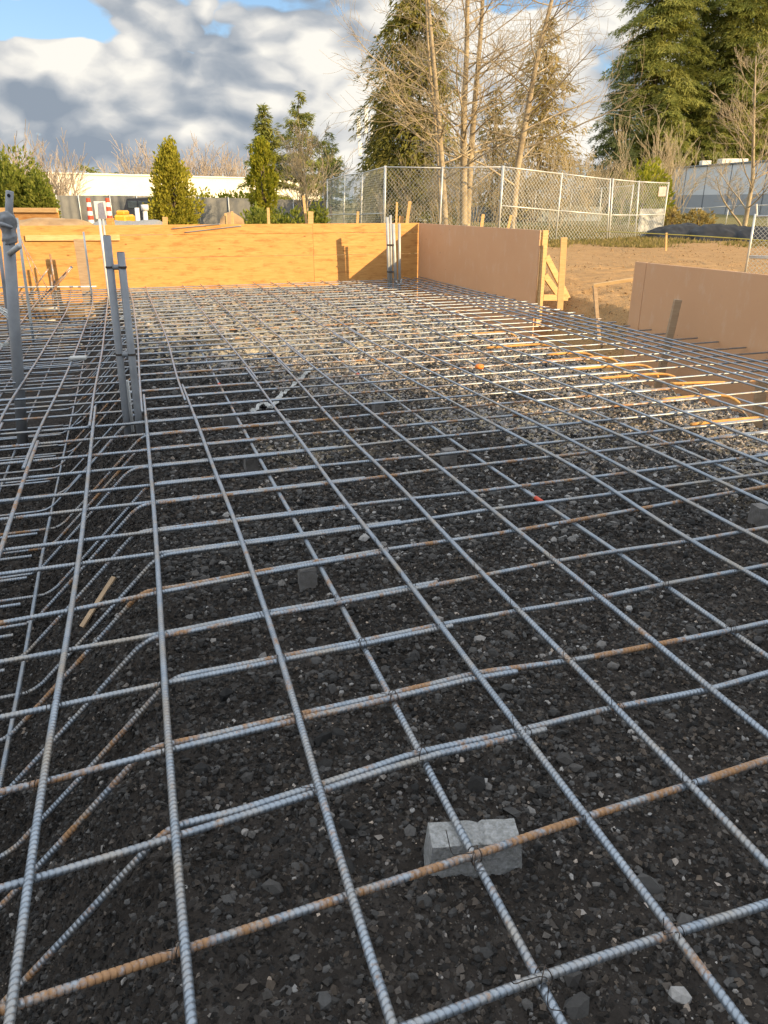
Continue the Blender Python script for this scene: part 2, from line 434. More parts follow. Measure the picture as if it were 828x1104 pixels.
SC.view_settings.exposure = 0.8; SC.view_settings.gamma = 1.0
SC.cycles.max_bounces = 4; SC.cycles.diffuse_bounces = 2; SC.cycles.glossy_bounces = 1; SC.cycles.use_adaptive_sampling = True; SC.cycles.adaptive_threshold = .02; SC.cycles.transparent_max_bounces = 8
SC.cycles.use_denoising = True; SC.cycles.denoising_prefilter = 'ACCURATE'

# ------------------------------------------------------------------ ground (one sheet)
RB = w2mat(np.array([[.73, 14.75, 0], [2.21, 11.14, 0], [2.92, 9.08, 0], [3.79, 7.38, 0]]))
RB = np.vstack([RB, [6.06, 1.0, 0]])   # foot line of the right-hand forms
def xr(y):                                 # X of the right form at Y
    o = np.argsort(RB[:, 1]); return np.interp(y, RB[o, 1], RB[o, 0])
PADZ, DEEP = -.110, -.66
YEND = 12.95
def ground_z(x, y, detail=True):
    r = xr(y)
    pad = PADZ + .03 * (fbm(x * .9 + 5, y * .9, 3) - .5) * 2
    edge = .10 * (fbm(x * 2.5, y * 2.5, 3) - .5)
    left = np.clip(pad + (x + .06 + edge), DEEP, 9)
    z = np.minimum(pad, left)
    z = np.minimum(z, np.maximum(DEEP, pad - (x - 4.16 + edge)))
    yard = .02 + .10 * (fbm(x * .5, y * .5, 4) - .5)
    bank = np.maximum(DEEP, yard - np.clip(r + .75 - x, 0, 2) * 1.1 + .18 * (fbm(x * 3, y * 3, 4) - .5))
    z = np.where(x > r - .02, np.minimum(yard, bank), z)
    lb = np.clip(DEEP + (-2.5 - x) * 1.0, DEEP, 0)
    z = np.where(x < -1.5, np.maximum(z, lb), z)
    t = sstep(YEND + .08, YEND + .5, y); z = z * (1 - t) + yard * t
    t = sstep(-2.2, -3.2, y); z = z * (1 - t) + yard * t
    far = sstep(60, 200, np.hypot(x, y)); z = z * (1 - far)
    if detail:
        d = np.hypot(x - .8, y + .5)
        a = sstep(14, 3, d) * np.where(x > r, .6, 1)
        z = z + a * (.045 * (fbm(x * 8, y * 8, 4) - .5) + .034 * (fbm(x * 30, y * 30, 4) - .5))
        z = z + (.07 * (fbm(x * 3.1 + 40, y * 3.1, 4) - .5) + .05 * (fbm(x * 11, y * 11, 3) - .5)) * sstep(r + .1, r + .5, x)
    return z
def sunlit_gravel_amount(x, y):
    n = fbm(x * 1.1 + 3, y * .9 + 8, 4)
    v = (n - .5) * 2.4 + .55 * ((x - 3.0) * .8 + (y - 2.7) * .55) + .12  # patchy pale gravel; the slope also paints the sunlit zone's lighter tone
    v = v - 1.6 * sstep(.3, -.2, x)
    v = np.minimum(v + .55 * sstep(3.6, 4.4, x), 1)
    return sstep(-.45, .7, v) * .95
def build_ground():
    def axis(segs):
        a = []
        for lo, hi, n in segs: a += list(np.linspace(lo, hi, n, endpoint=False))
        return np.array(a)
    xs = axis([(-600, -60, 12), (-60, -8, 26), (-8, -2.4, 40), (-2.4, 3.2, 400), (3.2, 8, 110), (8, 20, 60), (20, 80, 50), (80, 620, 16)])
    ys = axis([(-600, -40, 12), (-40, -3, 30), (-3, -.3, 60), (-.3, 4.2, 340), (4.2, 9, 130), (9, 14, 90), (14, 40, 80), (40, 120, 50), (120, 900, 20)])
    X, Y = np.meshgrid(xs, ys, indexing='ij')
    Z = ground_z(X, Y)
    P = mat2w(np.stack([X, Y, Z], -1).reshape(-1, 3))
    nx, ny = len(xs), len(ys)
    i, j = np.meshgrid(np.arange(nx - 1), np.arange(ny - 1), indexing='ij')
    f = np.stack([i * ny + j, (i + 1) * ny + j, (i + 1) * ny + j + 1, i * ny + j + 1], -1).reshape(-1, 4)
    me = raw_mesh('ground', P, f, True)
    r = xr(Y)
    field = np.maximum(sstep(r - .05, r + .15, X), np.maximum(sstep(YEND + .1, YEND + .4, Y), sstep(-2.4, -2.9, X)))
    Wx, Wy = P[:, 0].reshape(X.shape), P[:, 1].reshape(X.shape)
    gn = fbm(Wx * .3, Wy * .3, 4)
    gra = sstep(25.5, 31, Wy + (gn - .5) * 8) * (Wx > -500)
    for nm, a in (('gravel', sunlit_gravel_amount(X, Y)), ('field', field), ('grassy', gra * .9)):
        at_ = me.attributes.new(nm, 'FLOAT', 'POINT'); at_.data.foreach_set('value', a.ravel().astype(np.float32))
    o = link('ground', me, M['soil']); tag(o, kind='structure')
build_ground()

ICO_V = np.array([[0, 0, -1], [.7236, -.5257, -.4472], [-.2764, -.8506, -.4472], [-.8944, 0, -.4472], [-.2764, .8506, -.4472], [.7236, .5257, -.4472],
                  [.2764, -.8506, .4472], [-.7236, -.5257, .4472], [-.7236, .5257, .4472], [.2764, .8506, .4472], [.8944, 0, .4472], [0, 0, 1.0]])
ICO_F = np.array([[0, 1, 2], [1, 0, 5], [0, 2, 3], [0, 3, 4], [0, 4, 5], [1, 5, 10], [2, 1, 6], [3, 2, 7], [4, 3, 8], [5, 4, 9], [1, 10, 6], [2, 6, 7], [3, 7, 8], [4, 8, 9], [5, 9, 10],
                  [6, 10, 11], [7, 6, 11], [8, 7, 11], [9, 8, 11], [10, 9, 11]])
def stones(name, x, y, size, tint, sink=.25):
    n = len(x); z = ground_z(x, y)
    v = ICO_V[None] * (1 + (.10 + .34 * rng.random((n, 1, 1))) * (rng.random((n, 12, 1)) - .5) * 2)
    sc = size[:, None] * np.stack([.75 + .6 * rng.random(n), .6 + .45 * rng.random(n), .50 + .4 * rng.random(n)], 1)
    v = v * sc[:, None]
    a = rng.random(n) * 6.283; c, s = np.cos(a)[:, None], np.sin(a)[:, None]
    v = np.stack([v[..., 0] * c - v[..., 1] * s, v[..., 0] * s + v[..., 1] * c, v[..., 2]], -1)
    b = (rng.random(n) - .5) * 1.2; c, s = np.cos(b)[:, None], np.sin(b)[:, None]
    v = np.stack([v[..., 0], v[..., 1] * c - v[..., 2] * s, v[..., 1] * s + v[..., 2] * c], -1)
    P = mat2w(np.stack([x, y, z + size * (.4 - sink)], -1))
    V = (v + P[:, None]).reshape(-1, 3)
    Fc = (ICO_F[None] + 12 * np.arange(n)[:, None, None]).reshape(-1, 3)
    me = raw_mesh(name, V, Fc, False)
    at_ = me.attributes.new('tint', 'FLOAT_COLOR', 'POINT')
    col = np.concatenate([np.repeat(tint, 12, 0), np.ones((n * 12, 1))], 1).astype(np.float32); at_.data.foreach_set('color', col.ravel())
    return me
def build_gravel():
    def scatter(n, x0, x1, y0, y1, s0, s1, pw):
        x = x0 + (x1 - x0) * rng.random(n); y = y0 + (y1 - y0) * rng.random(n)
        return x, y, s0 + (s1 - s0) * rng.random(n) ** pw
    parts = [scatter(40000, -1.5, 3.2, -.95, 2.4, .005, .0125, 2.6), scatter(2400, -1.5, 3.0, -.35, 2.6, .011, .026, 2.5), scatter(40000, -2.0, 6.0, 1.6, 5.6, .008, .021, 2.0),
             scatter(24000, -2.4, 5.9, 5.0, 12.8, .013, .034, 2.0)]
    x, y, s = [np.concatenate(a) for a in zip(*parts)]
    k = (x < xr(y) - .1)
    clump = fbm(x * 2.2 + 50, y * 2.2, 3)
    k &= (x > .05) | (s < .012)
    k &= rng.random(len(x)) < sstep(.22, .55, clump + .15 * sunlit_gravel_amount(x, y)) * .7 + .3
    x, y, s = x[k], y[k], s[k]
    g = sunlit_gravel_amount(x, y); n = len(x)
    br = np.where(rng.random(n) < .05 + .10 * sstep(.2, .9, x) + .75 * g, .07 + .28 * rng.random(n) ** 1.7, .016 + .075 * rng.random(n) ** 1.5)
    warm = rng.random((n, 1)) * .25
    tint = br[:, None] * (np.array([[1.0, .97, .93]]) * (1 - warm) + warm * np.array([[1.1, .86, .66]]))
    me = stones('gravel', x, y, s, tint)
    tag(link('gravel', me, M['stone']), kind='stuff', label='loose crushed stones and pebbles scattered over the dark soil', cat='gravel')
build_gravel()
OCT_V = np.array([[1, 0, 0], [0, 1, 0], [-1, 0, 0], [0, -1, 0], [0, 0, 1], [0, 0, -1.0]])
OCT_F = np.array([[0, 1, 4], [1, 2, 4], [2, 3, 4], [3, 0, 4], [1, 0, 5], [2, 1, 5], [3, 2, 5], [0, 3, 5]])
def build_clods():
    n1_, n2_ = 240000, 100000
    u = rng.random(n1_); y = -.95 + 3.6 * u ** 1.1; x = -1.6 + 5.0 * rng.random(n1_)
    s_ = .0024 + .0085 * rng.random(n1_) ** 3.2
    x2, y2, s2 = -2.1 + 8.0 * rng.random(n2_), 2.3 + 4.2 * rng.random(n2_) ** 1.15, .005 + .011 * rng.random(n2_) ** 1.8
    x, y, s_ = np.concatenate([x, x2]), np.concatenate([y, y2]), np.concatenate([s_, s2]); n = len(x)
    z = ground_z(x, y); g = sunlit_gravel_amount(x, y)
    v = OCT_V[None] * (1 + .9 * (rng.random((n, 6, 1)) - .5)) + .35 * (rng.random((n, 6, 3)) - .5)
    v = v * (s_[:, None] * np.stack([.8 + .6 * rng.random(n), .7 + .4 * rng.random(n), .65 + .4 * rng.random(n)], 1))[:, None]
    a = rng.random(n) * 6.283; c, sn = np.cos(a)[:, None], np.sin(a)[:, None]
    v = np.stack([v[..., 0] * c - v[..., 1] * sn, v[..., 0] * sn + v[..., 1] * c, v[..., 2]], -1)
    P = mat2w(np.stack([x, y, z + s_ * .15], -1)); V = (v + P[:, None]).reshape(-1, 3)
    me = raw_mesh('soil_clods', V, (OCT_F[None] + 6 * np.arange(n)[:, None, None]).reshape(-1, 3), False)
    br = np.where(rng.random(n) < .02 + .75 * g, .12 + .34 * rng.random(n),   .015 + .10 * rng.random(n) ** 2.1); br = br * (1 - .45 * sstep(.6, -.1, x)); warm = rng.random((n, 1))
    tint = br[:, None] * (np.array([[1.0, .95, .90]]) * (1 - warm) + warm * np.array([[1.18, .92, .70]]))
    at_ = me.attributes.new('tint', 'FLOAT_COLOR', 'POINT')
    at_.data.foreach_set('color', np.concatenate([np.repeat(tint, 6, 0), np.ones((n * 6, 1))], 1).astype(np.float32).ravel())
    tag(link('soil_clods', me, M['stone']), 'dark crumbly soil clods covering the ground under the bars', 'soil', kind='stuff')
build_clods()
def build_yard():
    n = 9000; px = 560 + 300 * rng.random(n); Y = 7 + 19 * rng.random(n) ** 1.3; x = (px - 414) / 867 * Y
    m = w2mat(np.stack([x, Y, 0 * x], 1)); k = (m[:, 0] > xr(m[:, 1]) + .08) & (fbm(x * .8, Y * .8, 3) > .38); m = m[k]; n = len(m)
    b = (.5 + .8 * rng.random((n, 1))) * np.array([[.36, .23, .11]])
    me = stones('yard_clods', m[:, 0], m[:, 1], .006 + .018 * rng.random(n) ** 4, b)
    tag(link('yard_clods', me, M['stone']), 'brown crumbs of earth lying over the open yard', 'soil', kind='stuff')
build_yard()

# ------------------------------------------------------------------ ribbed bars
def smooth_poly(pts, n=6):
    pts = np.asarray(pts, float)
    if len(pts) < 3: return pts
    out = []
    P = np.vstack([2 * pts[0] - pts[1], pts, 2 * pts[-1] - pts[-2]])
    for i in range(1, len(P) - 2):
        p0, p1, p2, p3 = P[i - 1], P[i], P[i + 1], P[i + 2]
        for t in np.linspace(0, 1, n, endpoint=False):
            out.append(.5 * ((2 * p1) + (-p0 + p2) * t + (2 * p0 - 5 * p1 + 4 * p2 - p3) * t * t + (-p0 + 3 * p1 - 3 * p2 + p3) * t ** 3))
    out.append(P[-2]); return np.array(out)
def bar_mesh(pts, r=.0081, sides=10):
    """a deformed steel bar along pts (world): transverse ribs where the bar is close enough to show them"""
    pts = np.asarray(pts, float)
    seg = np.linalg.norm(np.diff(pts, axis=0), axis=1); L = np.concatenate([[0], np.cumsum(seg)])
    s = 0.0; ss = []; amp = []
    pitch = .0115 + .003 * random.random()
    eye = np.array([0, 0, H])
    vis_far = 5.2
    tabs = np.linspace(0, L[-1], max(8, int(L[-1] / .2)))
    tp = np.stack([np.interp(tabs, L, pts[:, k]) for k in range(3)], 1)
    td = np.linalg.norm(tp - eye, axis=1); behind = tp[:, 1] < .35
    while s < L[-1]:
        d = np.interp(s, tabs, td); b = np.interp(s, tabs, behind.astype(float)) > .5
        if b or d > vis_far: ss.append(s); amp.append(0); s += .05
        else:
            # one rib: a narrow groove, then the broad raised band
            for fr, am in ((0, -1.3), (.10, .9), (.5, 1.1), (.90, .9)): ss.append(s + fr * pitch); amp.append(am)
            s += pitch
    while ss[-1] >= L[-1]: ss.pop(); amp.pop()
    ss.append(L[-1]); amp.append(0)
    ss = np.array(ss); amp = np.array(amp, float)
    C = np.stack([np.interp(ss, L, pts[:, k]) for k in range(3)], 1)
    T = np.stack([np.interp(ss, (L[:-1] + L[1:]) / 2, np.diff(pts[:, k]) / np.maximum(seg, 1e-9)) for k in range(3)], 1) if len(pts) > 2 else np.repeat((pts[1:] - pts[:1]) / seg[0], len(ss), 0)
    T /= np.linalg.norm(T, axis=1)[:, None]
    U = np.cross(T, np.array([0, 0, 1.0])); U /= np.linalg.norm(U, axis=1)[:, None] + 1e-9; W = np.cross(U, T)
    a = np.arange(sides) * 2 * np.pi / sides
    rr = r + amp[:, None] * .0015 * (np.abs(np.cos(a))[None] * .3 + .7)
    rr = rr + .0006 * (np.abs(np.sin(a))[None] < .1)
    skew = (amp != 0)[:, None] * .24 * pitch * np.sin(a + 1.0)[None]
    V = C[:, None] + rr[..., None] * (np.cos(a)[None, :, None] * U[:, None] + np.sin(a)[None, :, None] * W[:, None]) + skew[..., None] * T[:, None]
    m = len(ss); i = np.arange(m - 1)[:, None] * sides; j = np.arange(sides)[None]; k = (j + 1) % sides
    q = np.stack([i + j, i + n_(k, 0), i + sides + k, i + sides + j], -1).reshape(-1, 4)
    return V.reshape(-1, 3), [q, np.arange(sides)[None, ::-1], (np.arange(sides) + (m - 1) * sides)[None]]
def n_(k, _): return k
def rebar(pts, label, group, rust=.2, r=.0081, name='rebar', sides=10):
    v, f = bar_mesh(pts, r, sides)
    loc = v.mean(0); loc[2] = v[:, 2].min()
    me = raw_mesh(name, v - loc, f, True)
    o = link(name, me, M['rebar'], None, loc); o['rust'] = float(rust)
    if rust > 1.1: me.materials[0] = M['orange_rust']
    tag(o, label, 'rebar', group); return o

ORD = ['zeroth', 'first', 'second', 'third', 'fourth', 'fifth', 'sixth', 'seventh', 'eighth', 'ninth', 'tenth', 'eleventh', 'twelfth', 'thirteenth', 'fourteenth', 'fifteenth', 'sixteenth', 'seventeenth', 'eighteenth', 'nineteenth', 'twentieth']
ZT, ZL = .0195, -.0195
LDATA = {
 -3: [(0, 462), (11, 438), (51, 370), (71, 337)],
 -2: [(0, 595), (14, 552), (31, 500), (46, 462), (60, 433), (85, 370), (99, 332)],
 -1: [(9, 1104), (22, 1030), (30, 951), (43, 846), (60, 762), (70, 702), (80, 640), (91, 558), (97, 491), (104, 427), (110, 380), (116, 326)],
 0: [(207, 1104), (197, 1025), (189, 903), (182, 809), (177, 735), (172, 639), (167, 560), (161, 491), (155, 424), (150, 380), (144, 330)],
 1: [(421, 1104), (377, 965), (344, 853), (323, 775), (304, 712), (288, 660), (272, 620), (257, 568), (232, 510), (217, 467), (196, 413), (182, 370), (157, 307)],
 2: [(604, 1104), (585, 1055), (509, 923), (454, 815), (423, 752), (391, 695), (364, 647), (344, 607), (313, 552), (295, 522), (266, 469), (240, 421), (220, 384)],
 3: [(800, 1104), (730, 1005), (630, 881), (567, 792), (516, 729), (476, 677), (444, 632), (416, 595), (381, 552), (360, 527), (329, 481), (295, 438), (276, 411), (245, 370), (190, 305)],
 4: [(828, 935), (745, 846), (667, 765), (617, 715), (562, 660), (519, 619), (488, 584), (456, 552), (434, 525), (383, 479), (340, 433), (315, 404), (281, 370), (215, 305)],
 5: [(828, 792), (767, 744), (709, 695), (649, 644), (599, 605), (552, 567), (534, 552), (485, 512), (424, 464), (376, 425), (340, 397), (307, 370), (240, 303)],
 6: [(828, 708), (789, 680), (715, 630), (665, 594), (600, 552), (583, 539), (551, 520), (514, 493), (475, 467), (441, 442), (412, 421), (386, 404), (359, 384)],
 7: [(828, 627), (799, 615), (744, 584), (690, 552), (665, 527), (592, 488), (520, 451), (470, 423), (432, 404), (376, 370)],
 8: [(828, 585), (760, 552), (720, 529), (665, 500), (605, 469), (515, 425), (437, 387), (403, 370)],
 9: [(720, 493), (665, 467), (592, 438), (520, 409), (495, 397), (432, 370)],
 10: [(716, 476), (675, 459), (617, 435), (563, 413), (520, 397)],
 11: [(720, 457), (665, 435), (585, 406), (520, 380)],
 12: [(720, 438), (641, 406), (551, 377)],
}
LOW = {2, 6, 10, 14}
LCURVE = {}
def long_path(i):
    z = ZL if i in LOW else ZT
    ys = np.arange(-1.4, YEND - .12, .25)
    if i in LDATA:
        m = np.array([w2mat(at(px, py, z)) for px, py in LDATA[i]])
        o = np.argsort(m[:, 1]); m = m[o]; good = m[:, 1] < 11.5; m = m[good]
        xs = np.interp(ys, m[:, 1], m[:, 0])
        ker = np.array([1, 2, 3, 2, 1]) / 9; xp = np.pad(xs, 2, mode='edge'); xs = np.convolve(xp, ker, 'valid')
        end = i * S + .02
        t = sstep(m[-1, 1], m[-1, 1] + 5, ys); xs = xs * (1 - t) + end * t
    else:
        xs = i * S + .03 * (fbm(ys * .3 + i * 7.7, ys * 0 + i, 2) - .5)
    zz = z + .004 * (fbm(ys * .8 + i * 3.1, ys * 0 + 2 * i, 2) - .5)
    return np.stack([xs, ys, zz], -1)
n_long = 18
for i in range(-6, n_long):
    p = long_path(i); LCURVE[i] = p
    # keep inside the right-hand form
    p = p[p[:, 0] < xr(p[:, 1]) - .07]
    if len(p) < 4: continue
    ru = {-2: .42, -1: .16, 0: .26, 1: .30, 2: .34, 3: .26, 4: .28, 7: .12, 8: .1}.get(i, .15 + .2 * random.random())
    g = 'lengthwise rebars of the mat'
    if i == 0: lab = 'long grey rebar running along the top edge of the left trench'
    elif i in LOW: lab = {2: 'low lengthwise rebar resting on the big split concrete block', 6: 'low lengthwise rebar with red tape, under the crossbars in mid mat',
                          10: 'low lengthwise rebar under the crossbars, third low one from the left trench', 14: 'low lengthwise rebar under the crossbars at the right trench edge'}[i]
    elif i < 0: lab = f'lengthwise rebar over the left trench, {ORD[-i]} left of its edge bar'
    else: lab = f'lengthwise top rebar, {ORD[i]} right of the trench edge bar'
    # each lengthwise run is two bars lapped side by side
    ycut = {-3: 3.4, -2: 3.0, -1: 3.65, 0: 3.95, 1: 4.2, 3: 4.7, 4: 5.0, 5: 5.6, 7: 6.1, 8: 6.4}.get(i)
    w = mat2w(p)
    if ycut is None:
        o = rebar(w, lab, g, ru)
    else:
        lap = .75
        a = p[p[:, 1] <= ycut + lap]; b = p[p[:, 1] >= ycut].copy()
        sgn = -1 if i in (-1, 0, 1, -2, -3) else 1
        b[:, 0] += sgn * .0215 * sstep(ycut + lap + 2.5, ycut + lap, b[:, 1])
        rebar(mat2w(a), lab + ', near length', g, ru); rebar(mat2w(b), lab + ', far length', g, max(.1, ru - .1))
    if i in (2, 6):
        for (px, py) in ({2: [(237, 415)], 6: [(386, 404), (583, 539)]}[i]):
            c = at(px, py, ZL); m = w2mat(c); k = np.argmin(abs(p[:, 1] - m[1])); d = w[min(k + 1, len(w) - 1)] - w[k]; d /= np.linalg.norm(d)
            tb = MB(); cc = w[k] + d * (m[1] - p[k, 1]); tb.tube([cc - d * .035, cc + d * .035], .0115, 10); tb.build('tape', M['red_tape'], o, True)

for k, xx in enumerate((15.55, 16.5, 17.45)):
    ys = np.arange(1.2, YEND - .12, .25); xs = xx * S + .05 * (fbm(ys * .4 + k * 3, ys * 0 + 5 * k, 2) - .5)
    p = np.stack([xs, ys, 0 * ys + ZT + .002], -1); p = p[p[:, 0] < xr(p[:, 1]) - .06]
    rebar(mat2w(p), ['extra lengthwise bar close to the right forms, innermost of three', 'extra lengthwise bar close to the right forms, middle of three', 'extra lengthwise bar tight against the right forms'][k], 'lengthwise rebars of the mat', .15)
# crossbars
ROWP = {-1: [(450, 1104), (585, 1052), (728, 1005), (828, 975)],
 0: [(20, 1083), (196, 1025), (377, 965), (509, 923), (630, 881), (745, 846)],
 1: [(30, 951), (189, 903), (344, 853), (454, 815), (567, 792), (667, 765), (767, 744)],
 2: [(43, 846), (182, 809), (323, 775), (423, 752), (516, 729), (617, 715), (709, 695), (789, 680)],
 3: [(60, 762), (177, 737), (304, 712), (391, 695), (476, 677), (562, 660), (649, 644), (715, 630), (799, 615)],
 4: [(70, 702), (175, 684), (288, 660), (364, 647), (444, 632), (519, 619), (599, 605), (665, 594), (744, 584)],
 5: [(75, 659), (172, 639), (272, 620), (344, 607), (416, 595), (488, 584), (565, 571)]}
ROW0 = {6: 600, 7: 575, 8: 543, 9: 524.6, 10: 503, 11: 486, 12: 469, 13: 456, 14: 442}
def row_y(j, x):
    if j in ROWP:
        m = np.array([w2mat(at(px, py, 0)) for px, py in ROWP[j]])
        o = np.argsort(m[:, 0]); m = m[o]
        c = np.polyfit(m[:, 0], m[:, 1], 1); lin = np.polyval(c, x)
        q = np.interp(x, m[:, 0], m[:, 1] - np.polyval(c, m[:, 0]))
        return lin + q * .8
    if j in ROW0: y = w2mat(at(150 + 2, ROW0[j], 0))[1]
    else: y = rowbase + (j - 14) * S + .02 * math.sin(j * 2.7)
    return y + .02 * (fbm(np.asarray(x) * .4 + j * 5.3, np.asarray(x) * 0 + j, 2) - .5) + np.asarray(x) * .0015 * math.sin(j * 1.9)
rowbase = w2mat(at(152, 442, 0))[1]
NROW = 0
while rowbase + (NROW - 14) * S < YEND - .25: NROW += 1
gA, gB, gC = 'short crossbars over the left trench', 'crossbars bent down into the trenches', 'short crossbars at the right forms'
for j in range(-1, NROW):
    far = j > 11
    ru = {0: .50, 1: .30, 2: .38, 3: .30, 4: .32}.get(j, .18 + .22 * random.random())
    xmid = np.linspace(-2.3, 1.0, 14)
    nth = ORD[j + 2] if j + 2 < len(ORD) else ''
    rowname = f'{nth} row from the front'
    if j <= 0:
        x = np.linspace(-1.2 if j == 0 else .1, 4.8, 40); x = x[x < 4.7]
        y = row_y(j, x); pts = mat2w(np.stack([x, y, 0 * x], -1))
        rebar(pts, 'front crossbar of the mat, grey and lightly rusted, in the right corner' if j < 0 else 'orange rusty crossbar passing just in front of the split concrete block', 'straight front crossbars', ru)
        continue
    x = np.linspace(-2.3, {1: .98, 2: 1.03, 3: .95, 4: 1.02}.get(j, 1.0 + .1 * math.sin(j * 3.3)), 22)
    y = row_y(j, x); lapd = .0205 if j % 2 else -.0205
    if j in (1, 2, 3): lapd = .021
    xs0 = .02
    pa = np.stack([x, y, 0 * x], -1)
    rebar(mat2w(pa), f'crossbar over the left trench, {rowname}' if not far else 'thin straight crossbar over the far part of the left trench', gA, ru)
    # the bent bar: trench bottom, 45 degree leg, flat run over the pad, 45 degree leg into the right trench
    yr = row_y(j, np.array([0.0]))[0]
    xe = xr(np.array([yr + .1]))[0]
    bend_r = 4.10 + .06 * math.sin(j * 1.7)
    xb = -.03 + .05 * math.sin(j * 2.2 + 1)
    dz = -.545
    xf = np.linspace(xb + .16, bend_r - .12, 34)
    yf = row_y(j, xf) + lapd * sstep(1.6, .9, xf)
    leftp = [(-1.75 - .3 * random.random(), dz), (-1.2, dz), (xb + dz - .10, dz), (xb + dz - .03, dz + .006), (xb + dz + .02, dz + .032), (xb + dz + .06, dz + .068), (xb - .25, -.25), (xb - .06, -.062), (xb - .025, -.030), (xb + .015, -.007), (xb + .06, -.001)]
    rightp = [(bend_r - .05, -.003), (bend_r + .03, -.03), (bend_r + .10, -.09), (bend_r + .35, -.34), (bend_r + .5, -.49), (bend_r + .57, -.53), (bend_r + .68, -.545), (min(xe - .1, bend_r + 1.15), -.545)]
    pb = [(a, yf[0], b) for a, b in leftp] + [(a, b, 0.0) for a, b in zip(xf, yf)] + [(a, yf[-1] + .02 * k * .2, b) for k, (a, b) in enumerate(rightp)]
    pb = smooth_poly(np.array(pb), 4)
    rebar(mat2w(pb), f'long crossbar sloping down into the left trench, {rowname}' if not far else 'thin long crossbar across the far sunlit end of the mat', gB, ru + .08)
    # straight bar over the right trench, lapped beside it
    x = np.linspace(bend_r - .55 - .25 * random.random(), xe - .09 - .05 * random.random(), 10)
    y = row_y(j, x) + .021; k = x > -9
    o = rebar(mat2w(np.stack([x, y, 0 * x], -1)), f'short crossbar reaching the right form, {rowname}' if not far else 'thin short crossbar ending at the right form in the far part', gC, ru)
# rust on the right bends: short hooked bars standing beside the trench edge
def hooks():
    g = 'rusty hooked bars along the right trench'
    spots = [(652, 386, 'rusty hooked bar at the right trench edge, nearest the gap between forms'), (690, 394, 'rusty hooked bar at the right trench edge, second of the curled row'),
             (716, 404, 'rusty hooked bar at the right trench edge, in the middle of the curled row'), (752, 412, 'straightish rusty bar end between the curled hooks at the right trench'),
             (778, 427, 'rusty hooked bar curling widest, near the stake under the lower brown form'), (826, 452, 'rusty bar end at the right picture edge near the stones'),
             (545, 359, 'rusty curled bar end farthest back along the right trench'), (585, 372, 'rusty curled bar ends lying in the sunlit strip'), (628, 381, 'rusty curled bar lying left of the hooked row')]
    for k, (px, py, lab) in enumerate(spots):
        c = w2mat(at(px, py, .0)); x, y = c[0], c[1]
        L = .34 + .3 * rng.random()
        if k == 3: pts = [(x - L * .6, y + .05, -.004), (x - .2, y + .03, -.004), (x + .1, y - .02, -.006), (x + .25, y - .05, -.012)]
        else: pts = [(x - L, y + .07, -.006), (x - .3, y + .055, .0), (x - .10, y + .045, .002), (x - .02, y + .03, .002), (x + .04, y - .005, -.004), (x + .07, y - .05, -.016), (x + .085, y - .10, -.04), (x + .09, y - .15, -.08)]
        rebar(mat2w(smooth_poly(np.array(pts), 6)), lab, g, 1.25, .0115)
hooks()
# lengthwise bars lying on the trench bottoms
for x0 in (-.60, -.98, -1.36):
    ys = np.arange(-.6, YEND - .2, .3); xs = x0 + .04 * (fbm(ys * .4 + x0 * 9, ys * 0, 2) - .5)
    nm = {-.60: 'at the foot of the sloping bars', -.98: 'along the middle of the trench bottom', -1.36: 'along the far side of the trench bottom'}[x0]
    rebar(mat2w(np.stack([xs, ys, 0 * ys - .526], -1)), 'lengthwise rebar deep in the left trench, ' + nm, 'lengthwise rebars in the left trench', .2)

for j in range(2, NROW):
    x = np.linspace(-2.3, -.66, 6); y = row_y(j, x) + .15 + .03 * math.sin(j * 2.9)
    rebar(mat2w(np.stack([x, y, 0 * x - .505], -1)), 'straight crossbar low down in the left trench between the sloping bars' , 'low crossbars in the left trench', .15 + .15 * random.random())
# tie wires
def tie(px, py, lab=None, tail=1.0, z=0.0):
    c = at(px, py, z); b = MB(); s_ = rng.random() * 3
    a = np.linspace(0, 2 * np.pi * 1.1, 18)
    d1 = np.array([CA, SA, 0]) * .7 + np.array([-SA, CA, 0]) * .7
    pts = c + np.outer(np.cos(a) * .0165, d1) + np.outer(np.sin(a) * .026, [0, 0, 1.0])
    b.tube(pts, .0011, 5)
    d2 = np.array([CA, SA, 0]) * .7 - np.array([-SA, CA, 0]) * .7
    pts = c + np.outer(np.cos(a) * .0165, d2) + np.outer(np.sin(a) * .026, [0, 0, 1.0]); b.tube(pts, .0011, 5)
    e = c + np.array([-.012, -.015, .022])
    for k in (-1, 1):
        q = smooth_poly(np.array([e, e + np.array([-.006 + .01 * k, -.012, .012]) * tail, e + np.array([-.012 + .016 * k, -.02, .022 - .03 * (k > 0)]) * tail, e + np.array([-.010 + .022 * k, -.024, -.03 * k + .03]) * tail * 1.2]), 5)
        b.tube(q, .0010, 5)
    o = b.build('tie_wire', M['wire'], None, True)
    tag(o, lab or 'small loop of thin dark tie wire twisted around a bar crossing', 'tie wire', 'wire ties at bar crossings'); return o
tie(512, 922, 'tie wire with dangling tails at the crossing over the split concrete block', 1.6)
tie(586, 1053, 'tie wire with one long upright tail on the front crossbar', 2.2)
tie(196, 1025, 'tie wire where the orange rusty crossbar meets the trench edge bar'); 
for px, py in [(455, 814), (424, 752), (391, 695), (364, 647), (630, 882), (344, 852), (745, 846), (716, 630), (788, 680), (567, 791), (182, 809), (304, 711)]: tie(px, py)
for px, py in [(323, 775), (476, 677), (562, 660), (616, 715), (288, 660), (444, 632), (519, 619), (172, 639), (416, 595), (649, 644), (177, 737), (667, 765), (599, 605), (43, 846), (60, 762), (728, 1006)]: tie(px, py, None, .5 + rng.random())

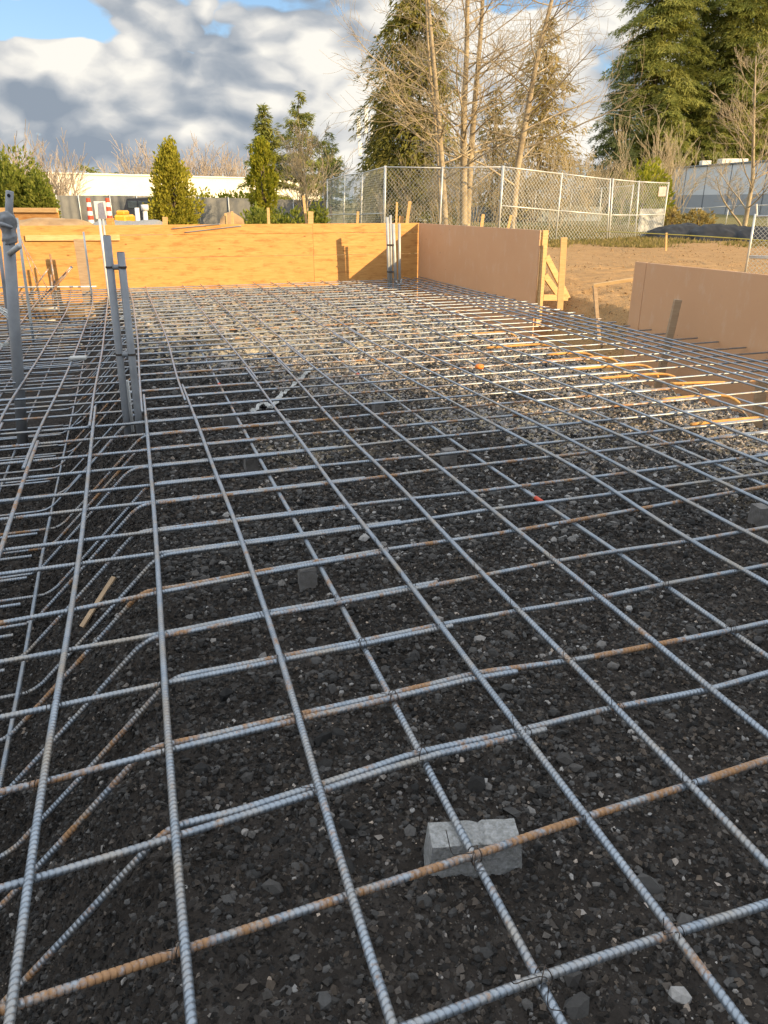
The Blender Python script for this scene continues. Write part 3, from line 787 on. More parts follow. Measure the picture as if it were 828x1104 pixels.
# ------------------------------------------------------------------ concrete blocks carrying the low bars
def rough_block(name, c, d, rz, mat, jit=.003, notch=False):
    b = MB()
    nx, ny, nz = (22, 10, 9) if notch else (12, 10, 9)
    def face(o, u, v, nu, nv):
        i, j = np.meshgrid(np.linspace(0, 1, nu), np.linspace(0, 1, nv), indexing='ij')
        P = o + i[..., None] * u + j[..., None] * v
        ii, jj = np.meshgrid(np.arange(nu - 1), np.arange(nv - 1), indexing='ij')
        return P.reshape(-1, 3), np.stack([ii * nv + jj, (ii + 1) * nv + jj, (ii + 1) * nv + jj + 1, ii * nv + jj + 1], -1).reshape(-1, 4)
    x, y, z = d; ex, ey, ez = np.array([x, 0, 0.]), np.array([0, y, 0.]), np.array([0, 0, z])
    o0 = -(ex + ey) / 2
    V = []
    for o, u, v, nu, nv in [(o0, ex, ez, nx, nz), (o0 + ey, ez, ex, nz, nx), (o0, ez, ey, nz, ny), (o0 + ex, ey, ez, ny, nz), (o0 + ez, ex, ey, nx, ny), (o0, ey, ex, ny, nx)]:
        P, f = face(o, u, v, nu, nv)
        # batter: the top is a little smaller than the foot; rounded, worn edges
        t = P[:, 2] / z; P[:, :2] *= (1 - .10 * t)[:, None]
        e = np.stack([1 - abs(P[:, 0]) / (x / 2), 1 - abs(P[:, 1]) / (y / 2), np.minimum(t, 1 - t) * 2], 1)
        near = np.sort(e, 1)[:, 1]
        P *= (1 - .05 * np.exp(-np.clip(near, 0, 1) * 12))[:, None]
        nn = np.stack([fbm(P[:, 0] * 60 + 9 + k, P[:, 1] * 60 + P[:, 2] * 47 + 3 * k, 3) - .5 for k in range(3)], 1)
        P = P + nn * jit * 2.2
        if notch:
            g = np.exp(-((P[:, 0] - .012) / .006) ** 2); P[:, 2] -= .012 * g * (t > .9); P[:, 1] += .012 * g * (P[:, 1] < -y * .36)
        c_, s_ = math.cos(rz), math.sin(rz)
        Q = P.copy(); Q[:, 0] = P[:, 0] * c_ - P[:, 1] * s_; Q[:, 1] = P[:, 0] * s_ + P[:, 1] * c_
        b.add(Q + np.asarray(c), f)
    return b.build(name, mat, None, False)
BL = [(511, 897, .235, .085, .095, R(4), 'largest grey concrete block, split on top, nearest the front'), (331, 612, .095, .09, .10, R(14), 'small grey concrete block left of the middle, on the big ones bar'),
      (270, 492, .10, .09, .10, R(20), 'small grey concrete block beyond the left middle, second of its bar'), (247, 447, .12, .09, .10, R(20), 'small grey concrete block near the white plastic strip, left'),
      (484, 484, .11, .09, .10, R(18), 'small grey concrete block in the middle of the mat under the taped low bar'), (408, 432, .11, .09, .10, R(18), 'small dark concrete block farther along the taped low bar'),
      (822, 545, .10, .10, .10, R(10), 'small concrete block at the right picture edge')]
for k, (px, py, a, b_, c_, rz, lab) in enumerate(BL):
    z = ZL - .010; p = at(px, py, z); m = w2mat(p)
    gz = ground_z(np.array([m[0]]), np.array([m[1]]))[0]
    hgt = max(.07, z - gz + .015)
    if k: a, b_ = a * .8, b_ * .8
    o = rough_block('concrete_block', (p[0], p[1], z - hgt), (a, b_, hgt), rz, M['concrete' if k == 0 else 'dusty_concrete'], .0018, k == 0)
    tag(o, lab, 'concrete block', 'concrete blocks under the mat')

# bits lying about
def strip(name, pts, w, mat, lab, cat, crumple=.01):
    pts = smooth_poly(np.array(pts, float), 8); n = len(pts)
    t = np.gradient(pts, axis=0); sd = np.cross(t, [0, 0, 1.0]); sd /= np.linalg.norm(sd, axis=1)[:, None]
    k = w * (.55 + .7 * rng.random(n)); rows = []
    for a in (-1, -.3, .4, 1):
        rows.append(pts + sd * (k * a / 2)[:, None] + np.stack([0 * k, 0 * k, crumple * rng.random(n)], 1))
    top = np.stack(rows, 1); bot = top - np.array([0, 0, .002])
    V = np.concatenate([top.reshape(-1, 3), bot.reshape(-1, 3)]); N = n * 4; f = []
    for i in range(n - 1):
        for j in range(3): a = i * 4 + j; f.append([a, a + 4, a + 5, a + 1]); f.append([N + a, N + a + 1, N + a + 5, N + a + 4])
        for j in (0, 3): a = i * 4 + j; f.append([a, a + 4, N + a + 4, N + a])
    f.append([0, 1, N + 1, N]); f.append([1, 2, N + 2, N + 1]); f.append([2, 3, N + 3, N + 2])
    b = MB(); b.add(V, np.array(f)); o = b.build(name, mat); tag(o, lab, cat); return o
def on_ground(px, py, lift=.012):
    z = PADZ
    for _ in range(6):
        p = at(px, py, z); m = w2mat(p); z = ground_z(np.array([m[0]]), np.array([m[1]]))[0] + lift
    return at(px, py, z)
strip('plastic_strip', [on_ground(a, b, .03) for a, b in [(272, 446), (285, 436), (292, 441), (303, 428), (316, 417), (327, 407), (336, 398)]], .045, M['dull_plastic'], 'torn pale plastic strip lying crumpled on the soil in the middle of the mat', 'plastic strip', .03)
m = MB(); p0_, p1_ = on_ground(88, 676, .03), on_ground(123, 622, .03); m.bar(p0_, p1_, .024, .010, bev=.001); tag(m.build('wooden_lath', M['grey_timber']), 'thin pale lath lying on the slope of the left trench', 'lath')
b = MB(); p = at(84, 386, ZT + .02); b.box(p, (.15, .09, .03), R(12), .008); tag(b.build('foam_block', M['dull_plastic']), 'small pale foam piece lying on top of the left bars', 'foam piece')
b = MB(); p = at(517, 395, ZT + .02); b.lathe(p - np.array([0, 0, .02]), [(.0, 0), (.035, .002), (.042, .02), (.03, .036), (0, .04)], 12); tag(b.build('orange_marker', M['orange_paint'], None, True), 'small orange plastic cap sitting on the sunlit bars', 'marker')

# ------------------------------------------------------------------ formwork
def panel(a, b, z0, z1, th, mat_, out, bands=None):
    """upright sheet from a to b (world xy); th thick towards out"""
    a = np.array(a, float); b = np.array(b, float); d = b - a; L = np.linalg.norm(d); rz = math.atan2(d[1], d[0])
    nrm = np.array([-d[1], d[0]]) / L * out
    m = MB(); zz = [z0] + list(bands or []) + [z1]
    for k in range(len(zz) - 1):
        c = (a + b) / 2 + nrm * (th / 2 + (.004 if k % 2 else 0))
        m.box((c[0], c[1], (zz[k] + zz[k + 1]) / 2), (L, th, zz[k + 1] - zz[k] - .005), rz, .003)
    return m, nrm, rz, L
mc = w2mat(np.array([.73, 14.75, 0]))
CORN = mat2w(np.array([mc[0], 12.90, 0])); LEFT = mat2w(np.array([-4.2, 13.45, 0]))
def back_pt(px):                            # where the sight line of column px meets the back form line
    d = ray(px, 270); A = LEFT[:2]; Bv = CORN[:2] - A
    t = np.linalg.solve(np.array([[d[0], -Bv[0]], [d[1], -Bv[1]]]), A); return np.array([d[0] * t[0], d[1] * t[0]])
def ztop(px, py, xy): return atY(px, py, xy[1])[2]
seam = back_pt(338)
zt = ztop(338, 241, seam)
def timber(parent, a, b, w, t, mat='raw_timber', name='stud'):
    m = MB(); m.bar(a, b, w, t); return m.build(name, M[mat], parent)
def back_form(a, b, lab, ztop_, studs, bands):
    r = empty('plywood_form', ((a[0] + b[0]) / 2, (a[1] + b[1]) / 2, DEEP)); tag(r, lab, 'formwork', 'form walls around the slab')
    m, n, rz, L = panel(a, b, DEEP - .02, ztop_, .019, None, 1, bands); m.build('plywood', M['orange_plywood'], r)
    a = np.array(a); b = np.array(b)
    for s_ in studs:
        q = a + (b - a) * s_ + n * .055
        timber(r, (q[0], q[1], -.05), (q[0], q[1], ztop_ - .02), .038, .065)
    q0, q1 = a + n * .075, b + n * .075
    timber(r, (q0[0], q0[1], .75), (q1[0], q1[1], .75), .035, .085, name='waler')
    for s_ in studs[1::2]:
        q = a + (b - a) * s_ + n * .10; e = q + n * .8
        timber(r, (q[0], q[1], .72), (e[0], e[1], .03), .038, .085, name='brace')
    return r, n
bands = [.43, .81]
rl, nb = back_form(LEFT[:2], seam - (seam - LEFT[:2]) / np.linalg.norm(seam - LEFT[:2]) * .004, 'long orange plywood back form left of the vertical seam', zt, [.1, .3, .5, .7, .9], bands)
rr_, nb = back_form(seam, CORN[:2], 'shorter orange plywood back form by the pipe bundle, half in shadow', zt, [.05, .35, .65, .95], bands)
# nailed ledger on the left part
p0, p1 = back_pt(30), back_pt(131); off = -nb * .022
z0_ = ztop(80, 256, (p0 + p1) / 2)
m = MB(); m.bar((*(p0 + off), z0_), (*(p1 + off), z0_ - .01), .038, .09); m.build('ledger', M['raw_timber'], rl)
# the right-hand forms
def right_form(a, b, z1, lab, seam_at=None):
    r = empty('brown_form', ((a[0] + b[0]) / 2, (a[1] + b[1]) / 2, DEEP)); tag(r, lab, 'formwork', 'form walls around the slab')
    a = np.array(a); b = np.array(b); d = (b - a) / np.linalg.norm(b - a)
    parts = [(a, b)] if seam_at is None else [(a, a + d * seam_at), (a + d * (seam_at + .005), b)]
    for (u, v) in parts:
        m, n, rz, L = panel(u, v, DEEP - .02, z1, .019, None, 1); m.build('form_board', M['mdo'], r)
    return r, n, d
b1a, b1b = CORN[:2] + np.array([.01, -.03]), np.array([2.21, 11.14])
zr1 = .972
r1, n1, d1 = right_form(b1b, b1a, zr1, 'brown coated form board at the far right corner')
if n1[0] < 0: n1 = -n1
# end stud, braces
q = b1b + n1 * .065 - d1 * .0
e0 = (q[0], q[1], -.35); e1 = (q[0], q[1], zr1 - .003)
m = MB(); m.bar(e0, e1, .038, .09, up=(n1[0], n1[1], 0)); m.build('end_stud', M['raw_timber'], r1)
st = atY(597, 325, 10.9); 
foot = q + n1 * .48
timber(r1, (q[0] + n1[0] * .05, q[1] + n1[1] * .05, .62), (foot[0], foot[1], .02), .038, .085, name='brace')
timber(r1, (q[0] + n1[0] * .05, q[1] + n1[1] * .05, .05), (foot[0], foot[1], .03), .038, .085, name='brace')
timber(r1, (q[0] + n1[0] * .05, q[1] + n1[1] * .05, .36), (foot[0] - n1[0] * .12, foot[1] - n1[1] * .12, .03), .038, .085, name='brace')
for s_ in (.25, .5, .75):
    q2 = b1a + (b1b - b1a) * s_ + n1 * .06
    timber(r1, (q2[0], q2[1], -.3), (q2[0], q2[1], zr1 - .03), .038, .085)
b2a, b2b = np.array([2.92, 9.08]), mat2w(np.array([6.03, 2.2, 0]))[:2]
zr2 = .70
r2, n2, d2 = right_form(b2a, b2b, zr2, 'lower brown coated form board at the right picture edge', .19)
n2 = n2 if n2[0] > 0 else -n2
for s_ in (.02, .3, .6, .9):
    q2 = b2a + (b2b - b2a) * s_ + n2 * .065
    timber(r2, (q2[0], q2[1], -.3), (q2[0], q2[1], zr2 - .02), .038, .085)
# inside faces must be on the slab side: boards sit outward of the line
# timber pieces near the forms
def stake(pb, pt, Y, lab, w=.05, t=.04, mat='raw_timber', name='wooden_stake', into=.12, group=None, Yt=None):
    a = atY(*pb, Y); c = atY(*pt, Yt or Y); d = (c - a) / np.linalg.norm(c - a)
    m = MB(); m.bar(a - d * into, c, w, t, up=(0, 1, 0)); o = m.build(name, M[mat]); tag(o, lab, 'stake', group); return o
stake((604, 325), (608, 256), 10.9, 'upright orange wooden stake just right of the end of the far brown form', .085, .04)
stake((644, 345), (641, 308), 9.6, 'short wooden post holding the level plank in the gap between forms', .045, .05, 'grey_timber', into=.25)
m = MB(); m.bar(atY(640, 308, 9.62), atY(684, 301, 9.5), .09, .038); tag(m.build('timber_plank', M['raw_timber']), 'level plank with an orange mark bridging the gap between the brown forms', 'plank')
stake((722, 362), (731, 323), 8.05, 'short weathered stake leaning against the inner face of the lower brown form', .075, .05, 'grey_timber', into=.6)
stake((818, 440), (822, 408), 6.6, 'grey stake in the right trench below the bars', .09, .05, 'grey_timber', into=.3)
for k, (pb, pt, Y, lab, w) in enumerate([((548, 245), (551, 232), 15.5, 'stake peeping over the far brown form, right one', .05), ((519, 245), (521, 231), 15.5, 'stake peeping over the far brown form, left one', .06),
      ((427, 245), (428, 218), 15.6, 'tall thin stake behind the back form next to the pipe bundle', .04), ((438, 245), (442, 217), 15.6, 'leaning stake behind the back form right of the pipe bundle', .06),
      ((432, 245), (433, 233), 15.7, 'short orange stake between two taller ones behind the pipe bundle', .09),
      ((385, 245), (386, 228), 16.2, 'short stake behind the back form before the chain link fence', .05), ((331, 245), (327, 211), 15.9, 'tall pale stake rising behind the seam of the back form', .045),
      ((335, 245), (335, 228), 15.8, 'wide stake top just right of the seam of the back form', .10), ((290, 245), (289, 224), 16.4, 'stake in front of the columnar cypress', .05), ((251, 245), (250, 228), 17.0, 'stake beside the tan boulder behind the back form', .05),
      ((244, 245), (243, 230), 17.2, 'pale narrow stake left of the tan boulder', .04), ((178, 245), (178, 234), 16.5, 'squat pale block of wood left of the golden conifer', .10)]):
    stake(pb, pt, Y, lab, w, .04, group='stakes behind the back form', into=.4)
# leaning rods and rebar dowels by the left end of the back form
def rod(a, b, Y, lab, r=.012, mat='rebar', cat='rod', Yb=None, into=.2, name='steel_rod'):
    p, q_ = atY(*a, Y), atY(*b, Yb or Y); d = (q_ - p) / np.linalg.norm(q_ - p)
    m = MB(); m.tube([p - d * into, p, (p + q_) / 2 + np.array([0, 0, 0.001]), q_], r, 8); o = m.build(name, M[mat], None, True); tag(o, lab, cat, 'rods standing by the back form'); o['rust'] = .5; return o
rod((117, 316), (107, 236), 11.6, 'pale thin pole leaning over the back form beside the dark conduits', .02, 'galvanised', 'pole')
rod((120, 316), (111, 236), 11.7, 'second pale thin pole leaning right beside the first', .016, 'pale_pipe', 'pole')
rod((98, 312), (90, 250), 11.9, 'pale thin pole leaning beside the wide wooden stake', .015, 'galvanised', 'pole')
stake((93, 310), (85, 258), 12.6, 'wide brown wooden stake by the left back form', .16, .04, 'grey_timber', into=.5)
rod((63, 332), (54, 274), 12.5, 'dark rusty rod leaning against the left back form', .017)
rod((58, 332), (55, 296), 12.4, 'shorter rusty rod beside the dark rusty one', .015)
rod((38, 330), (77, 287), 12.4, 'rusty rod slanting up to the right at the left back form', .012)
rod((36, 312), (52, 290), 12.5, 'short rusty rod slanting left of the others', .012)
rod((43, 330), (78, 288), 12.2, 'second slanting rod crossing the rusty uprights', .012)
rod((37, 300), (22, 255), 11.8, 'thin bent wire rod by the taped conduit', .008)
rod((44, 298), (22, 258), 11.9, 'thinner wire rod spreading from the taped conduit', .006)
rod((33, 345), (18, 235), 9.2, 'pale steel rod standing behind the taped conduit', .017, 'galvanised', into=.3)
rod((9, 345), (-1, 265), 8.6, 'dark rod at the left picture edge', .02, 'conduit', into=.3)
for k, (y, x1, Y) in enumerate([(309, 104, 12.3), (332, 62, 11.6), (345, 60, 10.8)]):
    rod((-8, y + 1), (x1, y), Y, ['pale level bar tied across the far end of the left trench', 'second pale level bar low at the far end of the left trench', 'third pale level bar nearest at the far end of the left trench'][k], .013, 'galvanised', into=.0)

# ------------------------------------------------------------------ conduits
def pipe(parent, a, b, r, name, mat='conduit', n=14):
    m = MB(); a, b = np.asarray(a, float), np.asarray(b, float); m.tube([a, a + (b - a) * .5, b], r, n, True); return m.build(name, M[mat], parent, True)
# the pair of dark conduits
base = at(148, 452, 0.0)
r = empty('conduit_pair', (base[0], base[1], -.45)); tag(r, 'pair of dark grey conduits joined by short spacers, standing at the left trench edge', 'conduit')
Yp = base[1]
def through(p_mid, p_top, Y, zbot):
    m_, t_ = atY(*p_mid, Y), atY(*p_top, Y); d = (t_ - m_) / (t_[2] - m_[2]); return m_ + d * (zbot - m_[2]), t_
for a, b in [((136, 449), (115, 254)), ((149, 449), (130, 272))]:
    lo, hi = through(a, b, Yp, -.5); pp = pipe(r, lo, hi, .0235, 'conduit_tube')
    m = MB(); d = (hi - lo) / np.linalg.norm(hi - lo); m.tube([hi - d * .002, hi + d * .002], .019, 14); m.build('open_end', M['black_plastic'], pp)
def spacer(y, xa, xb):
    a, b = atY(xa, y, Yp), atY(xb, y, Yp); pipe(r, a, b, .017, 'spacer')
    for c in (a, b):
        m = MB(); m.tube([c - np.array([0, 0, .006]), c + np.array([0, 0, .006])], .026, 14); m.build('strap', M['wire'], r)
spacer(288, 118.5, 132); spacer(382, 129, 142)
lo, hi = through((141, 446), (137, 410), Yp + .06, -.4); pipe(r, lo, hi, .012, 'short_stub', 'pale_pipe')
# taped conduit at the left edge
zb = -.55; bs = at(25, 482, zb); Yq = bs[1]
r = empty('taped_conduit', bs); tag(r, 'tall grey conduit with taped clamp near its top in the left trench', 'conduit')
tp = atY(8, 240, Yq); pipe(r, bs, tp, .043, 'conduit_tube', 'conduit', 20)
t2a, t2b = atY(9, 250, Yq - .01), atY(10.5, 206, Yq - .01)
up = pipe(r, t2a, t2b, .027, 'upper_tube', 'conduit', 16)
m = MB(); m.tube([t2b + np.array([0, -.03, -.03]), t2b + np.array([0, -.026, -.03])], .012, 12); m.build('hole', M['black_plastic'], up)
m = MB()
nz_, na_ = 26, 26; zz_ = np.linspace(-.15, .075, nz_); aa_ = np.arange(na_) * 2 * np.pi / na_
prof_ = .047 + .016 * np.exp(-((zz_ - .01) / .05) ** 2) + .008 * np.exp(-((zz_ + .11) / .02) ** 2)
A_, Z_ = np.meshgrid(aa_, zz_)
rr_n = prof_[:, None] * (1 + .55 * (fbm(np.cos(A_) * 2 + 5, Z_ * 26 + np.sin(A_) * 2, 4) - .45))
m.add(np.stack([tp[0] + rr_n * np.cos(A_), tp[1] + rr_n * np.sin(A_), tp[2] + Z_ + .012 * np.cos(A_)], -1).reshape(-1, 3),
      [np.array([[i * na_ + j, i * na_ + (j + 1) % na_, (i + 1) * na_ + (j + 1) % na_, (i + 1) * na_ + j] for i in range(nz_ - 1) for j in range(na_)]), np.arange(na_)[None, ::-1], np.arange(na_)[None] + (nz_ - 1) * na_])
m.tube([tp + np.array([-.05, -.06, .0]), tp + np.array([.0, -.075, -.01]), tp + np.array([.055, -.05, -.035])], [.012, .016, .012], 8)
m.build('tape_wrap', M['conduit'], r, True)
a, b = atY(10, 274, Yq - .06), atY(21, 265, Yq - .08); pipe(r, a, b, .021, 'side_stub', 'pale_pipe')
# bundle at the back
pb_ = at(425, 306, -.02); Yb = pb_[1] - .05
r = empty('conduit_bundle', (pb_[0], pb_[1], -.15)); tag(r, 'bundle of pale upright conduits strapped together before the back form', 'conduit')
for a, b, rad in [((419.5, 304), (417.5, 234), .028), ((422, 304), (421, 232), .022), ((427, 306), (424, 241), .030), ((431, 304), (430.5, 241), .024)]:
    lo, hi = atY(*a, Yb), atY(*b, Yb); pipe(r, lo - np.array([0, 0, .14]), hi, rad, 'conduit_tube', 'pale_pipe')
for y in (264, 293):
    m = MB(); m.tube([atY(417, y, Yb - .04), atY(424.5, y, Yb - .04)], .012, 8); m.build('strap', M['wire'], r)
m = MB(); m.tube(smooth_poly(np.array([atY(427, 303, Yb - .05), atY(429, 306, Yb - .1), atY(432, 306, Yb - .1), atY(433, 301, Yb - .1)]), 5), .016, 8); m.build('elbow', M['pale_pipe'], r, True)
# coil of wire
m = MB(); c = atY(-2, 353, 7.2)
for k in range(14):
    a = np.linspace(0, 2 * np.pi, 40); rx, rz_ = .17 + .012 * rng.random(), .165 + .015 * rng.random(); o_ = (rng.random(3) - .5) * .04
    m.tube(np.stack([c[0] + o_[0] + rx * np.cos(a), c[1] + o_[1] + .05 * np.cos(a + k), c[2] + o_[2] + rz_ * np.sin(a)], 1), .004, 5)
tag(m.build('wire_coil', M['galvanised'], None, True), 'round coil of grey wire at the left picture edge', 'wire coil')
# rods laid on the back form
for k, (a, b) in enumerate([((188, 246.5), (240, 241.5)), ((201, 250.5), (262, 243.5))]):
    p, q_ = back_pt(a[0]), back_pt(b[0]); o1 = -nb * .02
    z1_, z2_ = atY(*a, p[1])[2], atY(*b, q_[1])[2]
    rebar(np.array([[*(p + o1), z1_], [*((p + q_) / 2 + o1), (z1_ + z2_) / 2], [*(q_ + o1), z2_]]), ['upper thin dark bar slanting along the top of the back form', 'lower thin dark bar slanting along the top of the back form'][k], 'bars leaning on the back form', .2)

# ------------------------------------------------------------------ foliage builders
def cards_mesh(name, P, D, W, ln, wd, shade):
    """one small pointed leaf or needle spray per row: P base, D direction, W side, ln length, wd width"""
    n = len(P); D = D / (np.linalg.norm(D, axis=1)[:, None] + 1e-9); W = W - D * np.sum(W * D, 1)[:, None]; W = W / (np.linalg.norm(W, axis=1)[:, None] + 1e-9)
    l, w = ln[:, None], wd[:, None] / 2
    N = np.cross(D, W)
    V = np.stack([P, P + D * l * .45 + W * w + N * w * .35, P + D * l, P + D * l * .45 - W * w + N * w * .35], 1).reshape(-1, 3)
    me = raw_mesh(name, V, np.arange(4 * n).reshape(n, 4), False)
    a = me.attributes.new('shade', 'FLOAT', 'POINT'); a.data.foreach_set('value', np.repeat(shade, 4).astype(np.float32))
    return me
def rnd_dir(n):
    v = rng.normal(size=(n, 3)); return v / np.linalg.norm(v, axis=1)[:, None]
def base_pt(px, Y, z=0.0):
    p = atY(px, 240, Y); return np.array([p[0], p[1], z])
def add_leaves(root, me, mat, name='crown'):
    o = link(name, me, M[mat], root); return o
def taper_trunk(root, h, r0, r1, mat, wob=.1, n=10, lean=(0, 0)):
    z = np.linspace(-.3, h, 14); m = MB(); rl = np.array(root.location)
    x = wob * (fbm(z * .35 + rl[0], z * 0 + 3, 2) - .5) + lean[0] * z; y = wob * (fbm(z * .35 + rl[1], z * 0 + 9, 2) - .5) + lean[1] * z
    pts = np.stack([x, y, z], 1) + rl
    m.tube(pts, r0 + (r1 - r0) * np.clip(z / h, 0, 1) ** .8, n); return m.build('trunk', M[mat], root, True)
def conifer(px, Y, ptop, R, lab, mat='fir_needles', start=.08, nb=230, cpb=70, droop=.35, leaf=.55, prof=.8, group='conifers beyond the site', lift=.15, trunk=True, ragged=.3):
    b = base_pt(px, Y); h = atY(px, ptop, Y)[2]
    root = empty('conifer_tree', b); tag(root, lab, 'tree', group)
    if trunk: taper_trunk(root, h * .97, .012 * h + .06, .02, 'bark_dark')
    t = start + (1 - start) * rng.random(nb) ** 1.05
    L = R * ((1 - t) / (1 - start)) ** prof * (1 - ragged + 2 * ragged * rng.random(nb)) + .15
    L *= .65 + .35 * np.clip((t - start) / .12, 0, 1)
    az = rng.random(nb) * 6.283
    m = np.maximum(6, (cpb * (L / R) ** .9)).astype(int); bi = np.repeat(np.arange(nb), m); n = len(bi)
    s = rng.random(n) ** .75
    dirh = np.stack([np.cos(az), np.sin(az), 0 * az], 1)[bi]
    side = np.stack([-dirh[:, 1], dirh[:, 0], 0 * s], 1)
    Lb = L[bi]; spread = (rng.random(n) - .5) * 2 * .32 * Lb * np.sin(np.clip(s * 1.1, 0, 1) * 2.6)
    dr = droop * (.6 + .8 * rng.random(nb))[bi]
    z = t[bi] * h + lift * Lb * s - dr * Lb * s * s * 1.0 - abs(spread) * .25
    P = dirh * (Lb * s)[:, None] + side * spread[:, None]; P[:, 2] = z
    P += rng.normal(size=(n, 3)) * .05 * R * .3
    D = dirh * .8 + side * (np.sign(spread) * .7)[:, None] + rng.normal(size=(n, 3)) * .45; D[:, 2] -= .35 + .6 * dr
    W = rnd_dir(n) * .5 + side
    ln = leaf * (.6 + .8 * rng.random(n)); wd = ln * (.16 + .16 * rng.random(n))
    tone = rng.random(nb)[bi] * .6 + .4 * rng.random(n)
    me = cards_mesh('crown', P, D, W, ln, wd, np.clip((tone - .35) * 1.3, 0, 1))
    add_leaves(root, me, mat); return root
def bush(px, Y, z0, ptop, rx, ry, lab, mat, n, leaf, shape='egg', name='shrub', cat='shrub', group=None, wx=None, lumps=9, up=.2):
    b = base_pt(px, Y, z0); h = atY(px, ptop, Y)[2] - z0
    root = empty(name, b); tag(root, lab, cat, group)
    u = rnd_dir(n); rad = rng.random(n) ** .28
    if shape == 'cone': 
        tz = rng.random(n) ** 1.25; rr = (1 - tz) ** .58 * 1.0 + .03; rr *= np.clip(tz / .08, .75, 1); a = rng.random(n) * 6.283; q = rng.random(n) ** .35
        lump = 1 + .48 * (fbm(a * 1.6 + rx * 7, tz * 9, 4) - .5) * 2 + .10 * rng.random(n) ** 3
        P = np.stack([np.cos(a) * rr * rx * q * lump, np.sin(a) * rr * ry * q * lump, tz * h], 1)
    elif shape == 'column':
        tz = rng.random(n); rr = np.minimum(1, ((1 - tz) / .18) ** .45) * (.86 + .14 * np.clip(tz / .2, 0, 1)); a = rng.random(n) * 6.283; q = rng.random(n) ** .3
        lump = 1 + .40 * (fbm(a * 1.5, tz * 12 + rx, 4) - .5) * 2 + .1 * rng.random(n) ** 3
        P = np.stack([np.cos(a) * rr * rx * q * lump, np.sin(a) * rr * ry * q * lump, tz * h], 1)
    else:
        P = u * rad[:, None]; P[:, 2] = np.abs(P[:, 2]) ** .75
        a = np.arctan2(P[:, 1], P[:, 0]); lump = 1 + .35 * (fbm(a * 1.7 + 9 + px, P[:, 2] * 2.5 + 4, 3) - .5) * 2
        P = P * lump[:, None] * np.array([rx, ry, h])
    if shape in ('cone', 'column'):      # leaves gather into upright sprays with dark gaps between them
        nc = n // 34; ci = rng.integers(0, nc, n); C_ = P[:nc][ci]
        rel = np.hypot(C_[:, 0] / rx, C_[:, 1] / ry)[:, None]
        P = C_ * np.array([1.02, 1.02, 1]) + rng.normal(size=(n, 3)) * np.array([.055, .055, .13]) * (rx / .85) + np.array([0, 0, .05])
        P[:, 2] = np.clip(P[:, 2], 0, None)
    D = P / np.array([rx, ry, h]) + rnd_dir(n) * .8; D[:, 2] += up
    ln = leaf * (.6 + .8 * rng.random(n)); wd = ln * (.4 + .25 * rng.random(n))
    me = cards_mesh('foliage', P, D, rnd_dir(n), ln, wd, rng.random(n) ** 1.6)
    add_leaves(root, me, mat, 'foliage'); 
    m = MB()
    for k in range(3):
        a = rng.random() * 6.28; m.tube(np.array([[0, 0, -.1], [.05 * math.cos(a), .05 * math.sin(a), h * .4], [.12 * rx * math.cos(a), .12 * ry * math.sin(a), h * .8]]) + b, [.05, .04, .015], 6)
    m.build('stem', M['bark_dark'], root, True)
    return root
def grow(out, p, d, L, r, lev, maxlev, nchild, up, ang, minr, curl=.25):
    n = 7 if lev <= 1 else 5; pts = [p]; dd = d.copy(); st = L / n
    for k in range(n):
        dd = dd + rng.normal(size=3) * curl * .35; dd[2] += up; dd /= np.linalg.norm(dd); pts.append(pts[-1] + dd * st)
    pts = np.array(pts); rr = np.linspace(r, max(minr, r * .35), n + 1); out.append((pts, rr, lev))
    if lev >= maxlev: return
    nc = nchild[lev]
    for c in range(nc):
        t = .22 + .78 * (c + rng.random()) / nc; k = t * n; i = min(int(k), n - 1); q = pts[i] + (pts[i + 1] - pts[i]) * (k - i)
        ax = pts[i + 1] - pts[i]; ax /= np.linalg.norm(ax)
        e = rng.normal(size=3); e -= ax * (e @ ax); e /= np.linalg.norm(e)
        a = ang * (.7 + .6 * rng.random()); nd = ax * math.cos(a) + e * math.sin(a)
        grow(out, q, nd, L * (.62 - .25 * t) * (.7 + .6 * rng.random()), max(minr, rr[i] * .55), lev + 1, maxlev, nchild, up, ang, minr, curl)
def bare_tree(px, Y, lab, trunk_px, bark, twigs, r0, branches, maxlev, nchild, blen, minr, up=.06, ang=.75, first=.2, group='bare trees beyond the site', name='bare_tree', el=.35, ang_spread=1.0, z0=0.0, flat=1.0):
    """trunk_px: photo points the trunk passes, from the foot up"""
    tp = np.array([atY(a, b, Y) for a, b in trunk_px]); tp[0, 2] = z0
    root = empty(name, tp[0]); tag(root, lab, 'tree', group)
    pts = smooth_poly(tp, 6); m = MB(); h = pts[-1, 2] - pts[0, 2]
    rad = r0 * (1 - .8 * (pts[:, 2] - pts[0, 2]) / h); m.tube(pts, rad, 9); m.build('trunk', M[bark], root, True)
    out = []
    for k in range(branches):
        t = first + (1 - first) * (k + rng.random()) / branches; zz = pts[0, 2] + h * t
        q = np.array([np.interp(zz, pts[:, 2], pts[:, j]) for j in range(3)]); a = rng.random() * 6.283
        e = el * (.6 + .8 * rng.random()); d = np.array([math.cos(a), math.sin(a) * flat, math.tan(e)]); d /= np.linalg.norm(d)
        L = blen * (1.15 - .75 * t) * (.55 + .75 * rng.random()); r = np.interp(zz, pts[:, 2], rad) * .34
        grow(out, q, d, L, max(r, minr), 1, maxlev, nchild, up, ang, minr)
    b = MB(); tw = MB()
    for p, rr, lev in out: (b if lev <= 1 else tw).tube(p, rr, 5 if lev <= 1 else 3, False)
    if b.v: b.build('branches', M[bark], root, True)
    if tw.v: tw.build('twigs', M[twigs], root, True)
    return root
